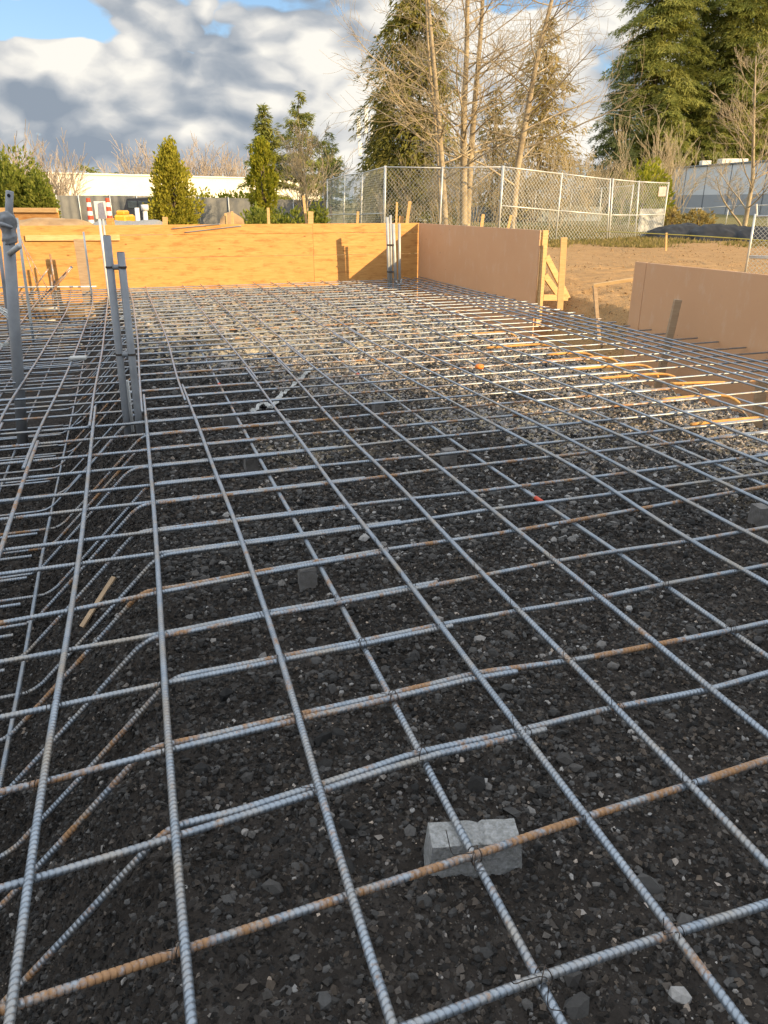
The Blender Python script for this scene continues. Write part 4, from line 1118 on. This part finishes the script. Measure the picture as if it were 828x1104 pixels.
def thicket(px, Y, ptop, w, lab, n, mat, minr, group='bare trees beyond the site', z0=0.0, name='bare_thicket', sp=.5, nchild=(0, 5, 4), maxlev=3, depth=.5):
    b = base_pt(px, Y, z0); h = atY(px, ptop, Y)[2] - z0
    root = empty(name, b); tag(root, lab, 'tree', group); out = []
    for k in range(n):
        x = (rng.random() - .5) * w; p = b + np.array([x, (rng.random() - .5) * w * depth, 0])
        hh = h * (.62 + .38 * rng.random()) * (1 - .35 * abs(x / w * 2) ** 2)
        d = np.array([x / w * sp + rng.normal() * .12, rng.normal() * .12, 1]); d /= np.linalg.norm(d)
        grow(out, p, d, hh * .8, minr * 2.6, 1, maxlev, nchild, .03, .42, minr, .2)
    b_, tw = MB(), MB()
    for p, rr, lev in out: (b_ if lev <= 1 else tw).tube(p, rr, 4 if lev <= 1 else 3, False)
    b_.build('stems', M[mat], root, True); tw.build('twigs', M[mat], root, True); return root

# ------------------------------------------------------------------ buildings
def wall_box(name, parent, x, y, z, mat, rz=0.0):
    m = MB(); m.box(((x[0] + x[1]) / 2, (y[0] + y[1]) / 2, (z[0] + z[1]) / 2), (x[1] - x[0], y[1] - y[0], z[1] - z[0]), 0, 0); return m.build(name, M[mat], parent)
def long_building(name, lab, A, B, depth, z1, zs, low, high, cap, seams, coping='trim'):
    """A, B: feet of the visible wall (world xy); the building lies behind it"""
    A, B = np.array(A), np.array(B); d = B - A; L = np.linalg.norm(d); rz = math.atan2(d[1], d[0]); n = np.array([-d[1], d[0]]) / L
    if n[1] < 0: n = -n
    root = empty(name, (*((A + B) / 2), 0)); tag(root, lab, 'building'); c = (A + B) / 2 + n * depth / 2
    m = MB(); m.box((c[0], c[1], zs / 2 - .1), (L, depth, zs + .2), rz); m.build('lower_wall', M[low], root)
    m = MB(); m.box((c[0], c[1], (zs + z1) / 2), (L + .04, depth + .04, z1 - zs), rz); m.build('upper_wall', M[high], root)
    m = MB(); m.box((c[0], c[1], z1 + .09), (L + .3, depth + .3, .18), rz, .03); m.build('coping', M[cap], root)
    for s_ in seams:
        q = A + d * s_ - n * .03; m = MB(); m.box((q[0], q[1], z1 / 2), (.10, .06, z1 - .02), rz); m.build('downpipe', M['trim'], root)
    return root, A, d, n, rz
A = atY(716, 230, 101)[:2]; Bq = atY(845, 230, 79)[:2]; Bq = Bq + (Bq - A) * .9
long_building('warehouse', 'long low warehouse with pale grey upper wall and dark grey lower wall, at right', A, Bq, 30, 5.05, 2.05, 'dark_grey_wall', 'grey_wall', 'trim', [.09, .19, .30, .44])
m = MB(); p = atY(760, 178, 97); m.box((p[0], p[1], 5.4), (1.1, .9, .8), 0, .05); tag(m.build('rooftop_vent', M['white_wall']), 'small pale vent box on the warehouse roof', 'roof vent')
m = MB(); p = atY(789, 178, 94); m.box((p[0], p[1] , 5.5), (3.0, 1.4, .7), 0, .05); tag(m.build('rooftop_vent', M['white_wall']), 'wide pale vent box on the warehouse roof, right of the small one', 'roof vent')
A = atY(40, 200, 84)[:2]; Bq = atY(345, 200, 112)[:2]
long_building('white_building', 'long plain cream white building behind the dark screened fence, at left', A, Bq, 25, 4.0, .4, 'white_wall', 'white_wall', 'white_wall', [])
# unseen hall added behind the camera to cast the shadow on the near mat
def hall():
    C = np.array([14.3, -5.65]); u = np.array([-.64, -.77]); v = np.array([.77, -.64]); L, D_, Hh = 24.0, 14.0, 11.0
    c = C + u * L / 2 + v * D_ / 2; rz = math.atan2(u[1], u[0])
    root = empty('shade_caster_hall', (c[0], c[1], 0)); tag(root, 'unseen hall added behind the photographer to shade the near half of the mat', 'building')
    m = MB(); m.box((c[0], c[1], Hh / 2 - .1), (L, D_, Hh + .2), rz); m.build('wall', M['caster_wall'], root)
    m = MB(); m.box((c[0], c[1], Hh + .15), (L + .3, D_ + .3, .3), rz, .04); m.build('roof', M['roofing'], root)  # roof of the unseen added hall
    for k in range(5):
        q = C + u * (2.6 + 4.6 * k) - v * .03; w_ = MB(); w_.box((q[0], q[1], 6.2), (2.2, .12, 1.4), rz, .02); f = w_.build('window', M['trim'], root)
        w_ = MB(); q = q - v * .05; w_.box((q[0], q[1], 6.2), (2.0, .06, 1.2), rz); w_.build('pane', M['glass'], f)
    q = C + u * 12 - v * .04; m = MB(); m.box((q[0], q[1], 1.9), (3.6, .14, 3.8), rz, .02); m.build('door', M['trim'], root)
hall()  # adds the unseen shade-casting hall

# ------------------------------------------------------------------ fences
def chain_fence(lab, tops, bots, Ys, gap=.075, rails=(1.0, .48), wr=.0052, pr=.03, bottom=True, group='chain link fences', mats='galvanised', strong=.022):
    T = [atY(*p, y) for p, y in zip(tops, Ys)]; Bp = [atY(*p, y) for p, y in zip(bots, Ys)]
    root = empty('chain_link_fence', (T[0] + T[-1]) / 2 * np.array([1, 1, 0]) + np.array([0, 0, min(b[2] for b in Bp)])); tag(root, lab, 'fence', group)
    for t, b_ in zip(T, Bp):
        m = MB(); m.tube([b_ - np.array([0, 0, .1]), (t + b_) / 2, t + np.array([0, 0, .04])], pr, 8); m.build('post', M[mats], root, True)
    for t0, t1, b0, b1 in zip(T[:-1], T[1:], Bp[:-1], Bp[1:]):
        rl = list(rails) + ([.02] if bottom else [])
        for q in rl:
            m = MB(); a, c = b0 + (t0 - b0) * q, b1 + (t1 - b1) * q; m.tube([a, (a + c) / 2, c], strong, 6); m.build('rail', M[mats], root, True)
        W_ = np.linalg.norm((b1 - b0)[:2]); Hh = np.linalg.norm(t0 - b0); m = MB()
        for sg in (1, -1):
            for c in np.arange(-Hh, W_, gap):
                # straight strand x = c + sg-run of z
                x0_, z0_, x1_, z1_ = c, 0.0, c + Hh, Hh
                if x0_ < 0: z0_ = -x0_; x0_ = 0
                if x1_ > W_: z1_ -= x1_ - W_; x1_ = W_
                if z1_ - z0_ < .02: continue
                if sg < 0: x0_, x1_ = W_ - x0_, W_ - x1_
                def P(x, z): s_ = x / W_; return (b0 + (b1 - b0) * s_) * (1 - z / Hh) + (t0 + (t1 - t0) * s_) * (z / Hh)
                m.tube([P(x0_, z0_), P((x0_ + x1_) / 2, (z0_ + z1_) / 2), P(x1_, z1_)], wr, 3, False)
        m.build('wire_mesh', M['wire_mesh'], root)
    return root
chain_fence('bright chain link panel with white rails before the leaning trunk', [(543, 180), (606, 187.5), (658, 193.5)], [(537, 259), (598.5, 262.5), (654, 265.5)], [27, 28.3, 29.3], .145)
chain_fence('chain link panel at the fence end carrying a small pinkish sign', [(661, 193.5), (689, 196), (721, 197.5)], [(656, 266), (684, 264), (712, 261)], [29.4, 30.4, 31.4], .145)
chain_fence('greyish chain link fence run meeting the bright panel at its leaning post', [(416, 180), (477.5, 181), (542, 180)], [(414, 262), (473, 262), (537, 260)], [29.5, 28.3, 27.2], .145, (1.0,), group='chain link fences')
chain_fence('receding chain link fence run beyond the back form seam, with slanting top rail', [(353, 194.5), (372, 189), (391, 186.5), (415, 180)], [(353, 256), (370, 258), (388.5, 260), (413, 262)], [38, 35, 32.5, 29.6], .16, (1.0, .40))
chain_fence('far thin chain link fence seen through the bright panel', [(578, 206), (617, 205), (649, 203), (683, 200)], [(575, 247), (612, 248), (644, 249), (676, 252)], [44, 43, 42, 40], .12, (1.0,), .003, .03, False)
chain_fence('far thin chain link fence in front of the grey warehouse', [(724, 224.5), (758, 224.5), (786, 222), (830, 221)], [(722, 246), (755, 246), (781, 247), (826, 248)], [48, 47, 46, 44], .14, (1.0,), .003, .03, False)
chain_fence('near white fence panel frame cut by the right picture edge', [(814, 233), (875, 233)], [(803.5, 294), (864, 296)], [15.4, 15.0], .085, (1.0, .30, .27), .0035, .022, False, strong=.016)
m = MB(); a, c = atY(816, 233, 15.42), atY(815.5, 220, 15.42); m.tube([a, (a + c) / 2, c], .018, 8); tag(m.build('fence_stake', M['galvanised']), 'thin pale post top standing behind the white fence frame at right', 'post')
m = MB(); p = atY(714, 206.5, 31.0); m.box(p, (.28, .03, .34), 0, .004); tag(m.build('fence_sign', M['sign_paper']), 'small faded pinkish notice hanging on the chain link fence end', 'sign')
# dark screened fence on the left, by sections
SF = [(60, 211), (84, 211), (118, 211), (147, 211.5), (176, 212), (214, 213), (246, 213.5), (280, 214.5), (316, 215.5), (352, 217)]
root = empty('screened_fence', base_pt(200, 45)); tag(root, 'long dark screened fence in front of the cream white building', 'fence')
for k, (px, py) in enumerate(SF):
    Yk = 43 + k * .5; t = atY(px, py - 1, Yk); m = MB(); m.tube([[t[0], t[1], -.1], [t[0], t[1], t[2] / 2], t], .035, 6); m.build('post', M['galvanised'], root, True)
    if k < len(SF) - 1:
        a, c = atY(px, py, Yk + .06), atY(*SF[k + 1], Yk + .56); N_ = 24; s_ = np.linspace(0, 1, N_)
        top = a + (c - a) * s_[:, None]; wv = .05 * np.sin(s_ * 17 + k) + .03 * rng.random(N_); V = []
        for zf in (0.0, .33, .66, 1.0):
            q = top.copy(); q[:, 2] = zf * top[:, 2] + (.02 * rng.random(N_) if zf == 1 else 0); q[:, 1] += wv * (1 - abs(zf - .5)); V.append(q)
        V = np.array(V).reshape(-1, 3); i, j = np.meshgrid(np.arange(3), np.arange(N_ - 1), indexing='ij')
        f = np.stack([i * N_ + j, i * N_ + j + 1, (i + 1) * N_ + j + 1, (i + 1) * N_ + j], -1).reshape(-1, 4)
        V2 = V + np.array([0, .012, 0]); m = MB(); m.add(V, f); m.add(V2, f[:, ::-1]); m.build('screen', M['fence_screen'], root, True)
root = empty('screened_fence', base_pt(530, 58)); tag(root, 'far pale grey screened fence glimpsed through the chain link and trunks', 'fence')
for k, (x0_, x1_) in enumerate([(425, 470), (470, 515), (515, 560), (560, 605), (605, 650)]):
    a, c = atY(x0_, 223, 58), atY(x1_, 223, 58); m = MB(); m.box(((a[0] + c[0]) / 2, 58, a[2] / 2), (c[0] - a[0] - .05, .03, a[2]), 0, .005); m.build('screen', M['fence_pale'], root)
    m = MB(); m.tube([[a[0], 57.9, 0], [a[0], 57.9, a[2] / 2], [a[0], 57.9, a[2] + .1]], .05, 6); m.build('post', M['galvanised'], root, True)
# far left form, barricade, odds and ends behind the back form
a, c = atY(-40, 226, 18.0), atY(62, 226, 17.2); zt2 = 1.34 - (223.5 - 217.5) * 17.6 / 867
r = empty('plywood_form', ((a[0] + c[0]) / 2, (a[1] + c[1]) / 2, -.1)); tag(r, 'farther low orange plywood form before the big hedge at left', 'formwork', 'form walls around the slab')
m, n_v, _, _ = panel(a[:2], c[:2], -.1, zt2, .019, None, 1, [.75]); m.build('plywood', M['orange_plywood'], r)
m = MB(); m.bar((a[0], a[1] - .02, zt2 - .05), (c[0], c[1] - .02, zt2 - .05), .038, .09); m.build('ledger', M['raw_timber'], r)
def mound(px0, px1, Y, top, lab, mat='sand', zb=0.0, dep=1.6, name='soil_mound', cat='soil mound', rough=.10):
    a, c = atY(px0, 235, Y), atY(px1, 235, Y); N, K = 60, 18; s_ = np.linspace(0, 1, N); t = np.linspace(-1, 1, K)
    h = np.array([atY((px0 + px1) / 2, p, Y)[2] for p in np.interp(s_, np.linspace(0, 1, len(top)), top)]) - zb
    S_, T_ = np.meshgrid(s_, t, indexing='ij'); X = a[0] + (c[0] - a[0]) * S_; Yy = Y + T_ * dep
    Z = zb + h[:, None] * (1 - T_ ** 2) ** .7 * np.clip(np.minimum(S_, 1 - S_) / .06, 0, 1) ** .6 + rough * (fbm(X * 3, Yy * 3, 4) - .5)
    V = np.stack([X, Yy, Z], -1).reshape(-1, 3); i, j = np.meshgrid(np.arange(N - 1), np.arange(K - 1), indexing='ij')
    f = np.stack([i * K + j, (i + 1) * K + j, (i + 1) * K + j + 1, i * K + j + 1], -1).reshape(-1, 4)
    b = MB(); b.add(V, f); b.add(np.array([[X.min(), Y - dep, zb - .15], [X.max(), Y - dep, zb - .15], [X.max(), Y + dep, zb - .15], [X.min(), Y + dep, zb - .15]]), np.array([[0, 3, 2, 1]]))
    o = b.build(name, M[mat], None, True); tag(o, lab, cat); return o
mound(14, 96, 16.3, [239, 235, 234, 236, 237, 240], 'heap of sandy soil behind the left part of the back form')
mound(100, 176, 17.6, [239, 237.5, 238, 237, 239], 'low ridge of grey debris behind the middle of the back form', 'concrete')
mound(236, 264, 17.6, [236, 230, 229, 233, 238], 'tan rounded boulder behind the back form', 'sand', 0.0, .35, 'boulder', 'boulder')
def drum(px, lab):
    Yd = 25.0; b = base_pt(px, Yd, 0); zt_ = atY(px, 213.5, Yd)[2]
    r = empty('traffic_drum', b); tag(r, lab, 'traffic drum', 'traffic drums beside the white board')
    n = 7; zz = np.linspace(zt_ - .88, zt_, n + 1)
    m = MB(); m.lathe((b[0], b[1], 0), [(.0, zz[0] - .5), (.2, zz[0] - .5), (.2, zz[0] - .4), (.09, zz[0] - .4), (.09, zz[0])], 14); m.build('base', M['black_plastic'], r, True)
    rad = lambda z: .10 - .04 * (z - zz[0]) / .88
    red, wh = MB(), MB()
    for k in range(n): (wh if k % 2 else red).lathe((b[0], b[1], 0), [(0, zz[k]), (rad(zz[k]), zz[k]), (rad(zz[k + 1]), zz[k + 1]), (0, zz[k + 1])], 14)
    red.build('orange_bands', M['red_tape'], r, False); wh.build('white_bands', M['white_plastic'], r, False)
drum(98.5, 'orange and white banded traffic drum left of the white board'); drum(119, 'orange and white banded traffic drum right of the white board')
r = empty('site_board', base_pt(109, 25.3)); tag(r, 'blank white site board standing between the two traffic drums', 'sign')
p0, p1 = atY(101, 217, 25.3), atY(117, 236, 25.3); m = MB(); m.box(((p0[0] + p1[0]) / 2, 25.3, (p0[2] + p1[2]) / 2), (p1[0] - p0[0], .05, p0[2] - p1[2]), 0, .006); m.build('board', M['white_plastic'], r)
for x in (p0[0] + .08, p1[0] - .08): m = MB(); m.bar((x, 25.36, -.05), (x, 25.36, p1[2] + .3), .05, .05); m.build('leg', M['raw_timber'], r)
m = MB(); p = atY(119, 239, 15.0); m.box((p[0], p[1], p[2] - .25), (.12, .12, .62), 0, .006); tag(m.build('timber_post', M['orange_plywood']), 'stubby orange timber post behind the back form below the right traffic drum', 'post')
for px, top, lab in ((147.5, 224, 'white upright pipe without a cap behind the back form'), (156, 223, 'white upright pipe with a flared cap behind the back form')):
    b = base_pt(px, 19.5); t = atY(px, top, 19.5); r = empty('white_pipe', b); tag(r, lab, 'pipe')
    m = MB(); m.tube([b - [0, 0, .2], (b + t) / 2, t], .055, 10); m.build('tube', M['white_plastic'], r, True)
    if px > 150: m = MB(); m.tube([t - [0, 0, .08], t + [0, 0, .05]], .09, 12); m.build('cap', M['white_plastic'], r, True)
# small yellow machine and a dark van behind the drums
def machine():
    Y = 36.0; b = base_pt(135, Y); r = empty('skid_machine', b); tag(r, 'small yellow machine half hidden behind the form, right of the drums', 'machine')
    m = MB(); m.box((b[0], Y, .55), (.55, 1.4, .5), 0, .08); m.box((b[0], Y - .2, .88), (.4, .7, .2), 0, .06); m.build('body', M['yellow_paint'], r)
    for i in (-1, 1):
        for j in (-.45, .45):
            m = MB(); m.tube([[b[0] + i * .26, Y + j, .25], [b[0] + i * .34, Y + j, .25]], .26, 14); m.build('wheel', M['tyre'], r, True)
machine()
def van():
    Y = 41.0; b = base_pt(158, Y); r = empty('parked_van', b); tag(r, 'dark parked van in front of the screened fence left of the golden conifer', 'van')
    prof = np.array([(-1.6, .35), (-1.6, 1.15), (-1.35, 1.25), (-.95, 1.95), (.9, 2.0), (1.45, 1.95), (1.5, .35)]) * np.array([.62, .76]); n = len(prof)
    V = np.concatenate([np.stack([b[0] + prof[:, 0], np.full(n, Y + s_), prof[:, 1]], 1) for s_ in (-.85, .85)])
    f = [np.array([[k, (k + 1) % n, n + (k + 1) % n, n + k] for k in range(n)]), np.arange(n)[None, ::-1], np.arange(n)[None] + n]
    m = MB(); m.add(V, f); m.build('body', M['dark_paint'], r)
    for x0, x1 in ((-.58, -.12), (-.06, .42), (.48, .84)):
        m = MB(); m.box((b[0] + (x0 + x1) / 2, Y - .86, 1.2), (x1 - x0, .03, .34), 0, .01); m.build('window', M['glass'], r)
    for x in (-.62, .58): m = MB(); m.tube([[b[0] + x, Y - .9, .32], [b[0] + x, Y - .7, .32]], .32, 16); m.build('wheel', M['tyre'], r, True)
van()
# black plastic heaps, white sheet and the rope line on the right
def heap(pts, Y, top, lab, mat='black_plastic', dep=1.3):
    o = mound(pts[0], pts[1], Y, top, lab, mat, 0.0, dep, 'plastic_heap', 'plastic sheeting', .2); return o
heap((700, 768), 30.5, [252, 246, 243, 242, 241, 243, 246], 'grey black plastic sheeting heap, left part before the warehouse')
heap((740, 822), 29.7, [250, 243, 241, 243, 244, 247], 'black plastic sheeting heap, widest, in the middle before the warehouse')
heap((790, 880), 29, [250, 245, 244, 244, 246], 'black plastic sheeting heap by the right picture edge')
m = MB(); a, c = atY(692, 225, 33), atY(716, 250, 33); 
xx, zz = np.meshgrid(np.linspace(a[0], c[0], 16), np.linspace(c[2], a[2], 14), indexing='ij'); yy = 33 + .25 * fbm(xx * 2, zz * 2, 3) + .1 * rng.random(xx.shape)
V = np.stack([xx, yy, zz], -1).reshape(-1, 3); i, j = np.meshgrid(np.arange(15), np.arange(13), indexing='ij'); f = np.stack([i * 14 + j, (i + 1) * 14 + j, (i + 1) * 14 + j + 1, i * 14 + j + 1], -1).reshape(-1, 4)
m.add(V, f); m.add(V + [0, .03, 0], f[:, ::-1]); tag(m.build('hanging_sheet', M['dull_plastic'], None, True), 'crumpled pale sheet hanging low behind the fence end', 'sheet')
stake((718, 268), (718.5, 251), 22.5, 'small yellowish stake holding the rope line on the right', .05, .04)
m = MB(); q = smooth_poly(np.array([atY(640, 249, 30), atY(718, 252.5, 22.5), atY(770, 255.5, 20), atY(850, 261, 17)]), 8); m.tube(q, .012, 5, True); tag(m.build('marker_rope', M['yellow_rope'], None, True), 'thin yellow marker rope strung from the small stake to the right', 'rope')
# cell mast
r = empty('cell_mast', base_pt(395, 120)); tag(r, 'distant pale phone mast with antennas between the trees', 'mast')
t = atY(395, 152, 120); m = MB(); m.tube([[t[0], 120, 0], [t[0], 120, t[2] / 2], t], [.35, .3, .22], 8); m.build('pole', M['galvanised'], r, True)
for k, (dx, z0_, z1_) in enumerate([(-1.1, 9.8, 12.6), (.9, 10, 12.8), (0, 10.4, 14), (-.9, 7.5, 9.3), (1.0, 7.6, 9.2)]):
    m = MB(); m.box((t[0] + dx, 119.6, (z0_ + z1_) / 2), (.5, .3, z1_ - z0_), 0, .04); m.build('antenna', M['white_plastic'], r)
    m = MB(); m.tube([[t[0], 119.8, (z0_ + z1_) / 2], [t[0] + dx, 119.7, (z0_ + z1_) / 2]], .08, 5); m.build('arm', M['galvanised'], r)

# ------------------------------------------------------------------ trees and shrubs
bush(18, 27, 0, 176, 1.25, 1.2, 'big leafy green hedge shrub at the left edge behind the forms', 'hedge_leaves', 15000, .13, 'egg', 'hedge_shrub', 'hedge')
bush(-14, 28, 0, 170, 1.4, 1.3, 'tall leafy hedge shrub cut by the left picture edge', 'hedge_leaves', 12000, .13, 'egg', 'hedge_shrub', 'hedge')
bush(47, 26.6, 0, 192, .5, .7, 'lower leafy green shrub at the right end of the hedge', 'hedge_leaves', 5000, .12, 'egg', 'hedge_shrub', 'hedge')
bush(189, 30, 0, 159, .98, .95, 'golden green cone shaped conifer behind the back form', 'golden_leaves', 13000, .12, 'cone', 'golden_conifer', 'tree', up=.5)
bush(286, 32, 0, 153, .47, .45, 'narrow columnar golden green cypress behind the back form', 'bright_leaves', 10000, .11, 'column', 'columnar_cypress', 'tree', up=.7)
bush(276, 24, 0, 226, .55, .5, 'small round green shrub at the foot of the columnar cypress', 'hedge_leaves', 1100, .13)
bush(312, 24.5, 0, 229, .95, .5, 'low wide green shrub behind the seam of the back form', 'hedge_leaves', 1500, .13)
bush(343, 25, 0, 222, .38, .4, 'small leafy shrub right of the wide stake top', 'hedge_leaves', 900, .12)
for k, (px, w) in enumerate([(222, 1.1), (243, 1.0), (262, 1.0)]):
    bush(px, 52, 0, 207 + k, w, .7, ['bright hedge plant rising over the screened fence, left one', 'bright hedge plant rising over the screened fence, middle one', 'bright hedge plant rising over the screened fence, right one by the cypress'][k], 'bright_leaves', 900, .22, group='hedge over the screened fence')
bush(691, 46, 0, 182, 1.6, 1.2, 'bright green shrub behind the fence end before the conifers', 'bright_leaves', 1800, .28)
bush(752, 34, 0, 229, .8, .4, 'brownish low shrub behind the black plastic heap', 'ochre_needles', 700, .16)
bush(724, 36, 0, 224, .45, .4, 'small ochre shrub beside the fence end and warehouse', 'ochre_needles', 700, .14)
conifer(99, 110, 177, 2.3, 'small distant conifer over the cream building, left of the pair', 'fir_needles', nb=60, cpb=18, leaf=.8)
conifer(109, 112, 179, 2.2, 'small distant conifer over the cream building, right of the pair', 'fir_needles', nb=60, cpb=18, leaf=.8)
conifer(134, 108, 184, 2.2, 'small rounded distant evergreen just left of the golden conifer', 'hedge_leaves', nb=60, cpb=18, leaf=.8, prof=.4)
conifer(291, 64, 112, 2.3, 'conifer rising behind the columnar cypress', 'fir_needles', nb=170, cpb=110, leaf=.36, prof=.95, start=.12, droop=.25, ragged=.4)
conifer(327, 66, 100, 3.3, 'open crowned conifer right of the columnar cypress', 'fir_needles', nb=90, cpb=160, leaf=.36, prof=1.0, start=.22, lift=.4, droop=.2, ragged=.45)
conifer(357, 78, 142, 2.4, 'dark pointed small conifer left of the receding chain link fence', 'dark_needles', nb=100, cpb=90, leaf=.40, droop=.15, prof=1.0, ragged=.4)
conifer(440, 44, -30, 2.9, 'tall dense drooping cedar behind the pale twin trunks', 'cedar_sprays', nb=300, cpb=130, leaf=.30, prof=.28, start=.03, droop=.75, ragged=.3)
conifer(414, 47, 96, 1.5, 'dark shaded conifer at the left foot of the tall cedar', 'dark_needles', nb=120, cpb=40, leaf=.42, droop=.7)
conifer(576, 56, 16, 3.6, 'ochre brown conifer behind the leaning bare trunk', 'ochre_needles', nb=260, cpb=50, leaf=.42, prof=.72, start=.05, droop=.35, ragged=.45)
conifer(528, 60, 95, 3.4, 'ochre conifer low between the double trunks and leaning trunk', 'ochre_needles', nb=170, cpb=44, leaf=.42, prof=.7, start=.05)
conifer(655, 104, 72, 5.2, 'dark blue green conifer at the left side of the tall firs', 'dark_needles', nb=170, cpb=200, leaf=.42, prof=.8, start=.04, droop=.4, lift=.1, ragged=.4)
for px, Yt, top, rr_w, lab in [(688, 112, -150, 6.2, 'tall green fir, leftmost of the big group on the right'), (728, 120, -190, 6.8, 'tall green fir in the middle of the big group, fullest'),
                               (769, 114, -140, 6.0, 'tall green fir of the big group above the warehouse vents'), (805, 122, -110, 6.2, 'tall bluish fir of the big group near the right edge'), (838, 118, -170, 6.2, 'tall fir cut by the right picture edge')]:
    conifer(px, Yt, top, rr_w, lab, 'fir_needles' if px != 806 else 'dark_needles', nb=520, cpb=270, leaf=.50, prof=.42, start=.03, droop=.42, ragged=.5)
conifer(703, 104, 95, 4.6, 'low bushy conifer at the foot of the tall firs, above the fence end', 'fir_needles', nb=170, cpb=150, leaf=.5, prof=.6)
conifer(750, 110, 110, 4.6, 'low bushy conifer above the left end of the warehouse roof', 'fir_needles', nb=170, cpb=150, leaf=.5, prof=.6)

bare_tree(480, 31, 'slim pale bare tree with twin stems in front of the tall cedar', [(481, 250), (478, 200), (473, 130), (467, 60), (462, 0), (455, -120)], 'bark_pale', 'twig', .13, 30, 3, (0, 7, 5), 3.8, .0048, .02, .7, .17, el=.35)
bare_tree(469, 31.4, 'second thinner stem close left of the slim pale twin tree', [(478, 225), (471, 150), (465, 90), (460, 20), (457, -100)], 'bark_pale', 'twig', .085, 16, 3, (0, 6, 4), 3.2, .0048, .02, .7, .3)
bare_tree(500, 32, 'straight pale bare tree with the thick dark foot', [(500, 250), (500, 190), (500, 130), (503, 60), (504, 0), (506, -130)], 'bark_pale', 'twig', .17, 30, 3, (0, 7, 5), 4.0, .0048, .02, .7, .2)
bare_tree(511, 32.3, 'pale bare tree leaning slightly right beside the straight one', [(503, 245), (507, 180), (512, 110), (518, 40), (522, -30), (528, -140)], 'bark_pale', 'twig', .15, 28, 3, (0, 7, 5), 4.0, .0048, .02, .7, .22)
bare_tree(555, 32, 'bare pale tree leaning strongly to the right behind the bright fence panel', [(552, 255), (557, 190), (567, 130), (580, 60), (595, 0), (625, -120)], 'bark_pale', 'twig', .16, 30, 3, (0, 7, 5), 3.8, .0048, .02, .7, .16)
bare_tree(795, 32, 'many branched bare tree before the warehouse at right', [(801, 252), (806, 225), (811, 195), (812, 165), (813, 120), (815, 60)], 'bark_pale', 'twig', .10, 26, 3, (0, 7, 5), 2.1, .005, .07, .6, .14, el=.6)
bare_tree(775, 36, 'small bare tree with fanned limbs left of the many branched one', [(803, 250), (797, 240), (788, 228), (778, 212), (772, 190)], 'bark_pale', 'twig', .055, 14, 3, (0, 6, 5), 1.5, .005, .05, .6, .3, el=.6)
bare_tree(330, 40, 'round crowned bare tree left of the receding chain link fence', [(331, 250), (331, 228), (330, 205), (328, 180), (327, 160)], 'twig', 'twig', .09, 30, 3, (0, 6, 5), 2.3, .008, .07, .6, .1, el=.75)
bare_tree(352, 46, 'bare tree behind the receding fence with the brushy crown', [(350, 250), (350, 215), (348, 180), (346, 150)], 'twig', 'twig', .08, 12, 3, (0, 6, 4), 1.9, .008, .07, .55, .15, el=.8)
for px, Yt, top, w, lab in [(30, 60, 133, 6, 'grey brown bare thicket behind the big hedge, left part'), (52, 64, 158, 3.5, 'lower grey bare thicket at the right end of the hedge')]:
    thicket(px, Yt, top, w, lab, 34 if w > 4 else 20, 'twig_grey', .016)
for k, (px, top) in enumerate([(148, 158), (172, 148), (208, 146), (226, 150), (245, 158), (262, 166)]):
    thicket(px, 104 + 2 * k, top, 6.0, ['distant bare grove left of the golden conifer', 'distant bare grove behind the golden conifer', 'distant bare grove right of the golden conifer, tallest', 'distant bare grove in the gap before the cypress, left', 'distant bare grove in the gap before the cypress, middle', 'distant bare grove touching the cypress'][k], 20, 'twig_grey', .026)
for px, Yt, top, w, lab in [(455, 37, 172, 3.6, 'ochre brush at the foot of the tall cedar'), (497, 36, 150, 3.2, 'ochre brush around the foot of the double trunks'), (530, 38, 118, 3.8, 'tall ochre brush between the double trunks and leaning trunk'),
                            (582, 38, 132, 3.4, 'ochre brush right of the leaning trunk'), (618, 40, 148, 3.6, 'ochre brush under the gap in the trees'), (646, 44, 140, 3.4, 'ochre brush before the dark blue green conifer')]:
    thicket(px, Yt, top, w, lab, 14, 'twig', .006, nchild=(0, 7, 5), sp=.7)
thicket(693, 58, 104, 3.2, 'tall upright yellowish thicket before the firs, above the fence end', 14, 'twig', .011, sp=.35)
thicket(714, 60, 135, 2.4, 'shorter yellowish thicket right of the tall upright one', 12, 'twig', .011, sp=.35)
for px, Yt, top, w, lab in [(416, 40, 196, 3.0, 'dry low brush behind the receding fence run'), (560, 42, 196, 5.0, 'dry low brush seen through the bright fence panel')]:
    thicket(px, Yt, top, w, lab, 14, 'twig', .008, sp=.9)

# grass beyond the yard: one mass
def grass():
    n = 26000
    Y = 24.5 + 20 * rng.random(n) ** 1.2; px = 520 + 330 * rng.random(n)
    x = (px - 414) / 867 * Y * 1.0; keep = rng.random(n) < sstep(.35, .6, fbm(x * .6, Y * .5, 3) + .02 * (Y - 24))
    x, Y = x[keep], Y[keep]; n = len(x); m_ = w2mat(np.stack([x, Y, 0 * x], 1)); z = ground_z(m_[:, 0], m_[:, 1], False)
    P = np.stack([x, Y, z - .02], 1); D = rnd_dir(n) * .5 + np.array([0, 0, 1.0]); ln = .06 + .12 * rng.random(n)
    me = cards_mesh('grass', P, D, rnd_dir(n), ln, .035 + .03 * rng.random(n), rng.random(n))
    tag(link('grass', me, M['grass_blades']), 'dry yellow green grass beyond the brown yard', 'grass', kind='stuff')
grass()
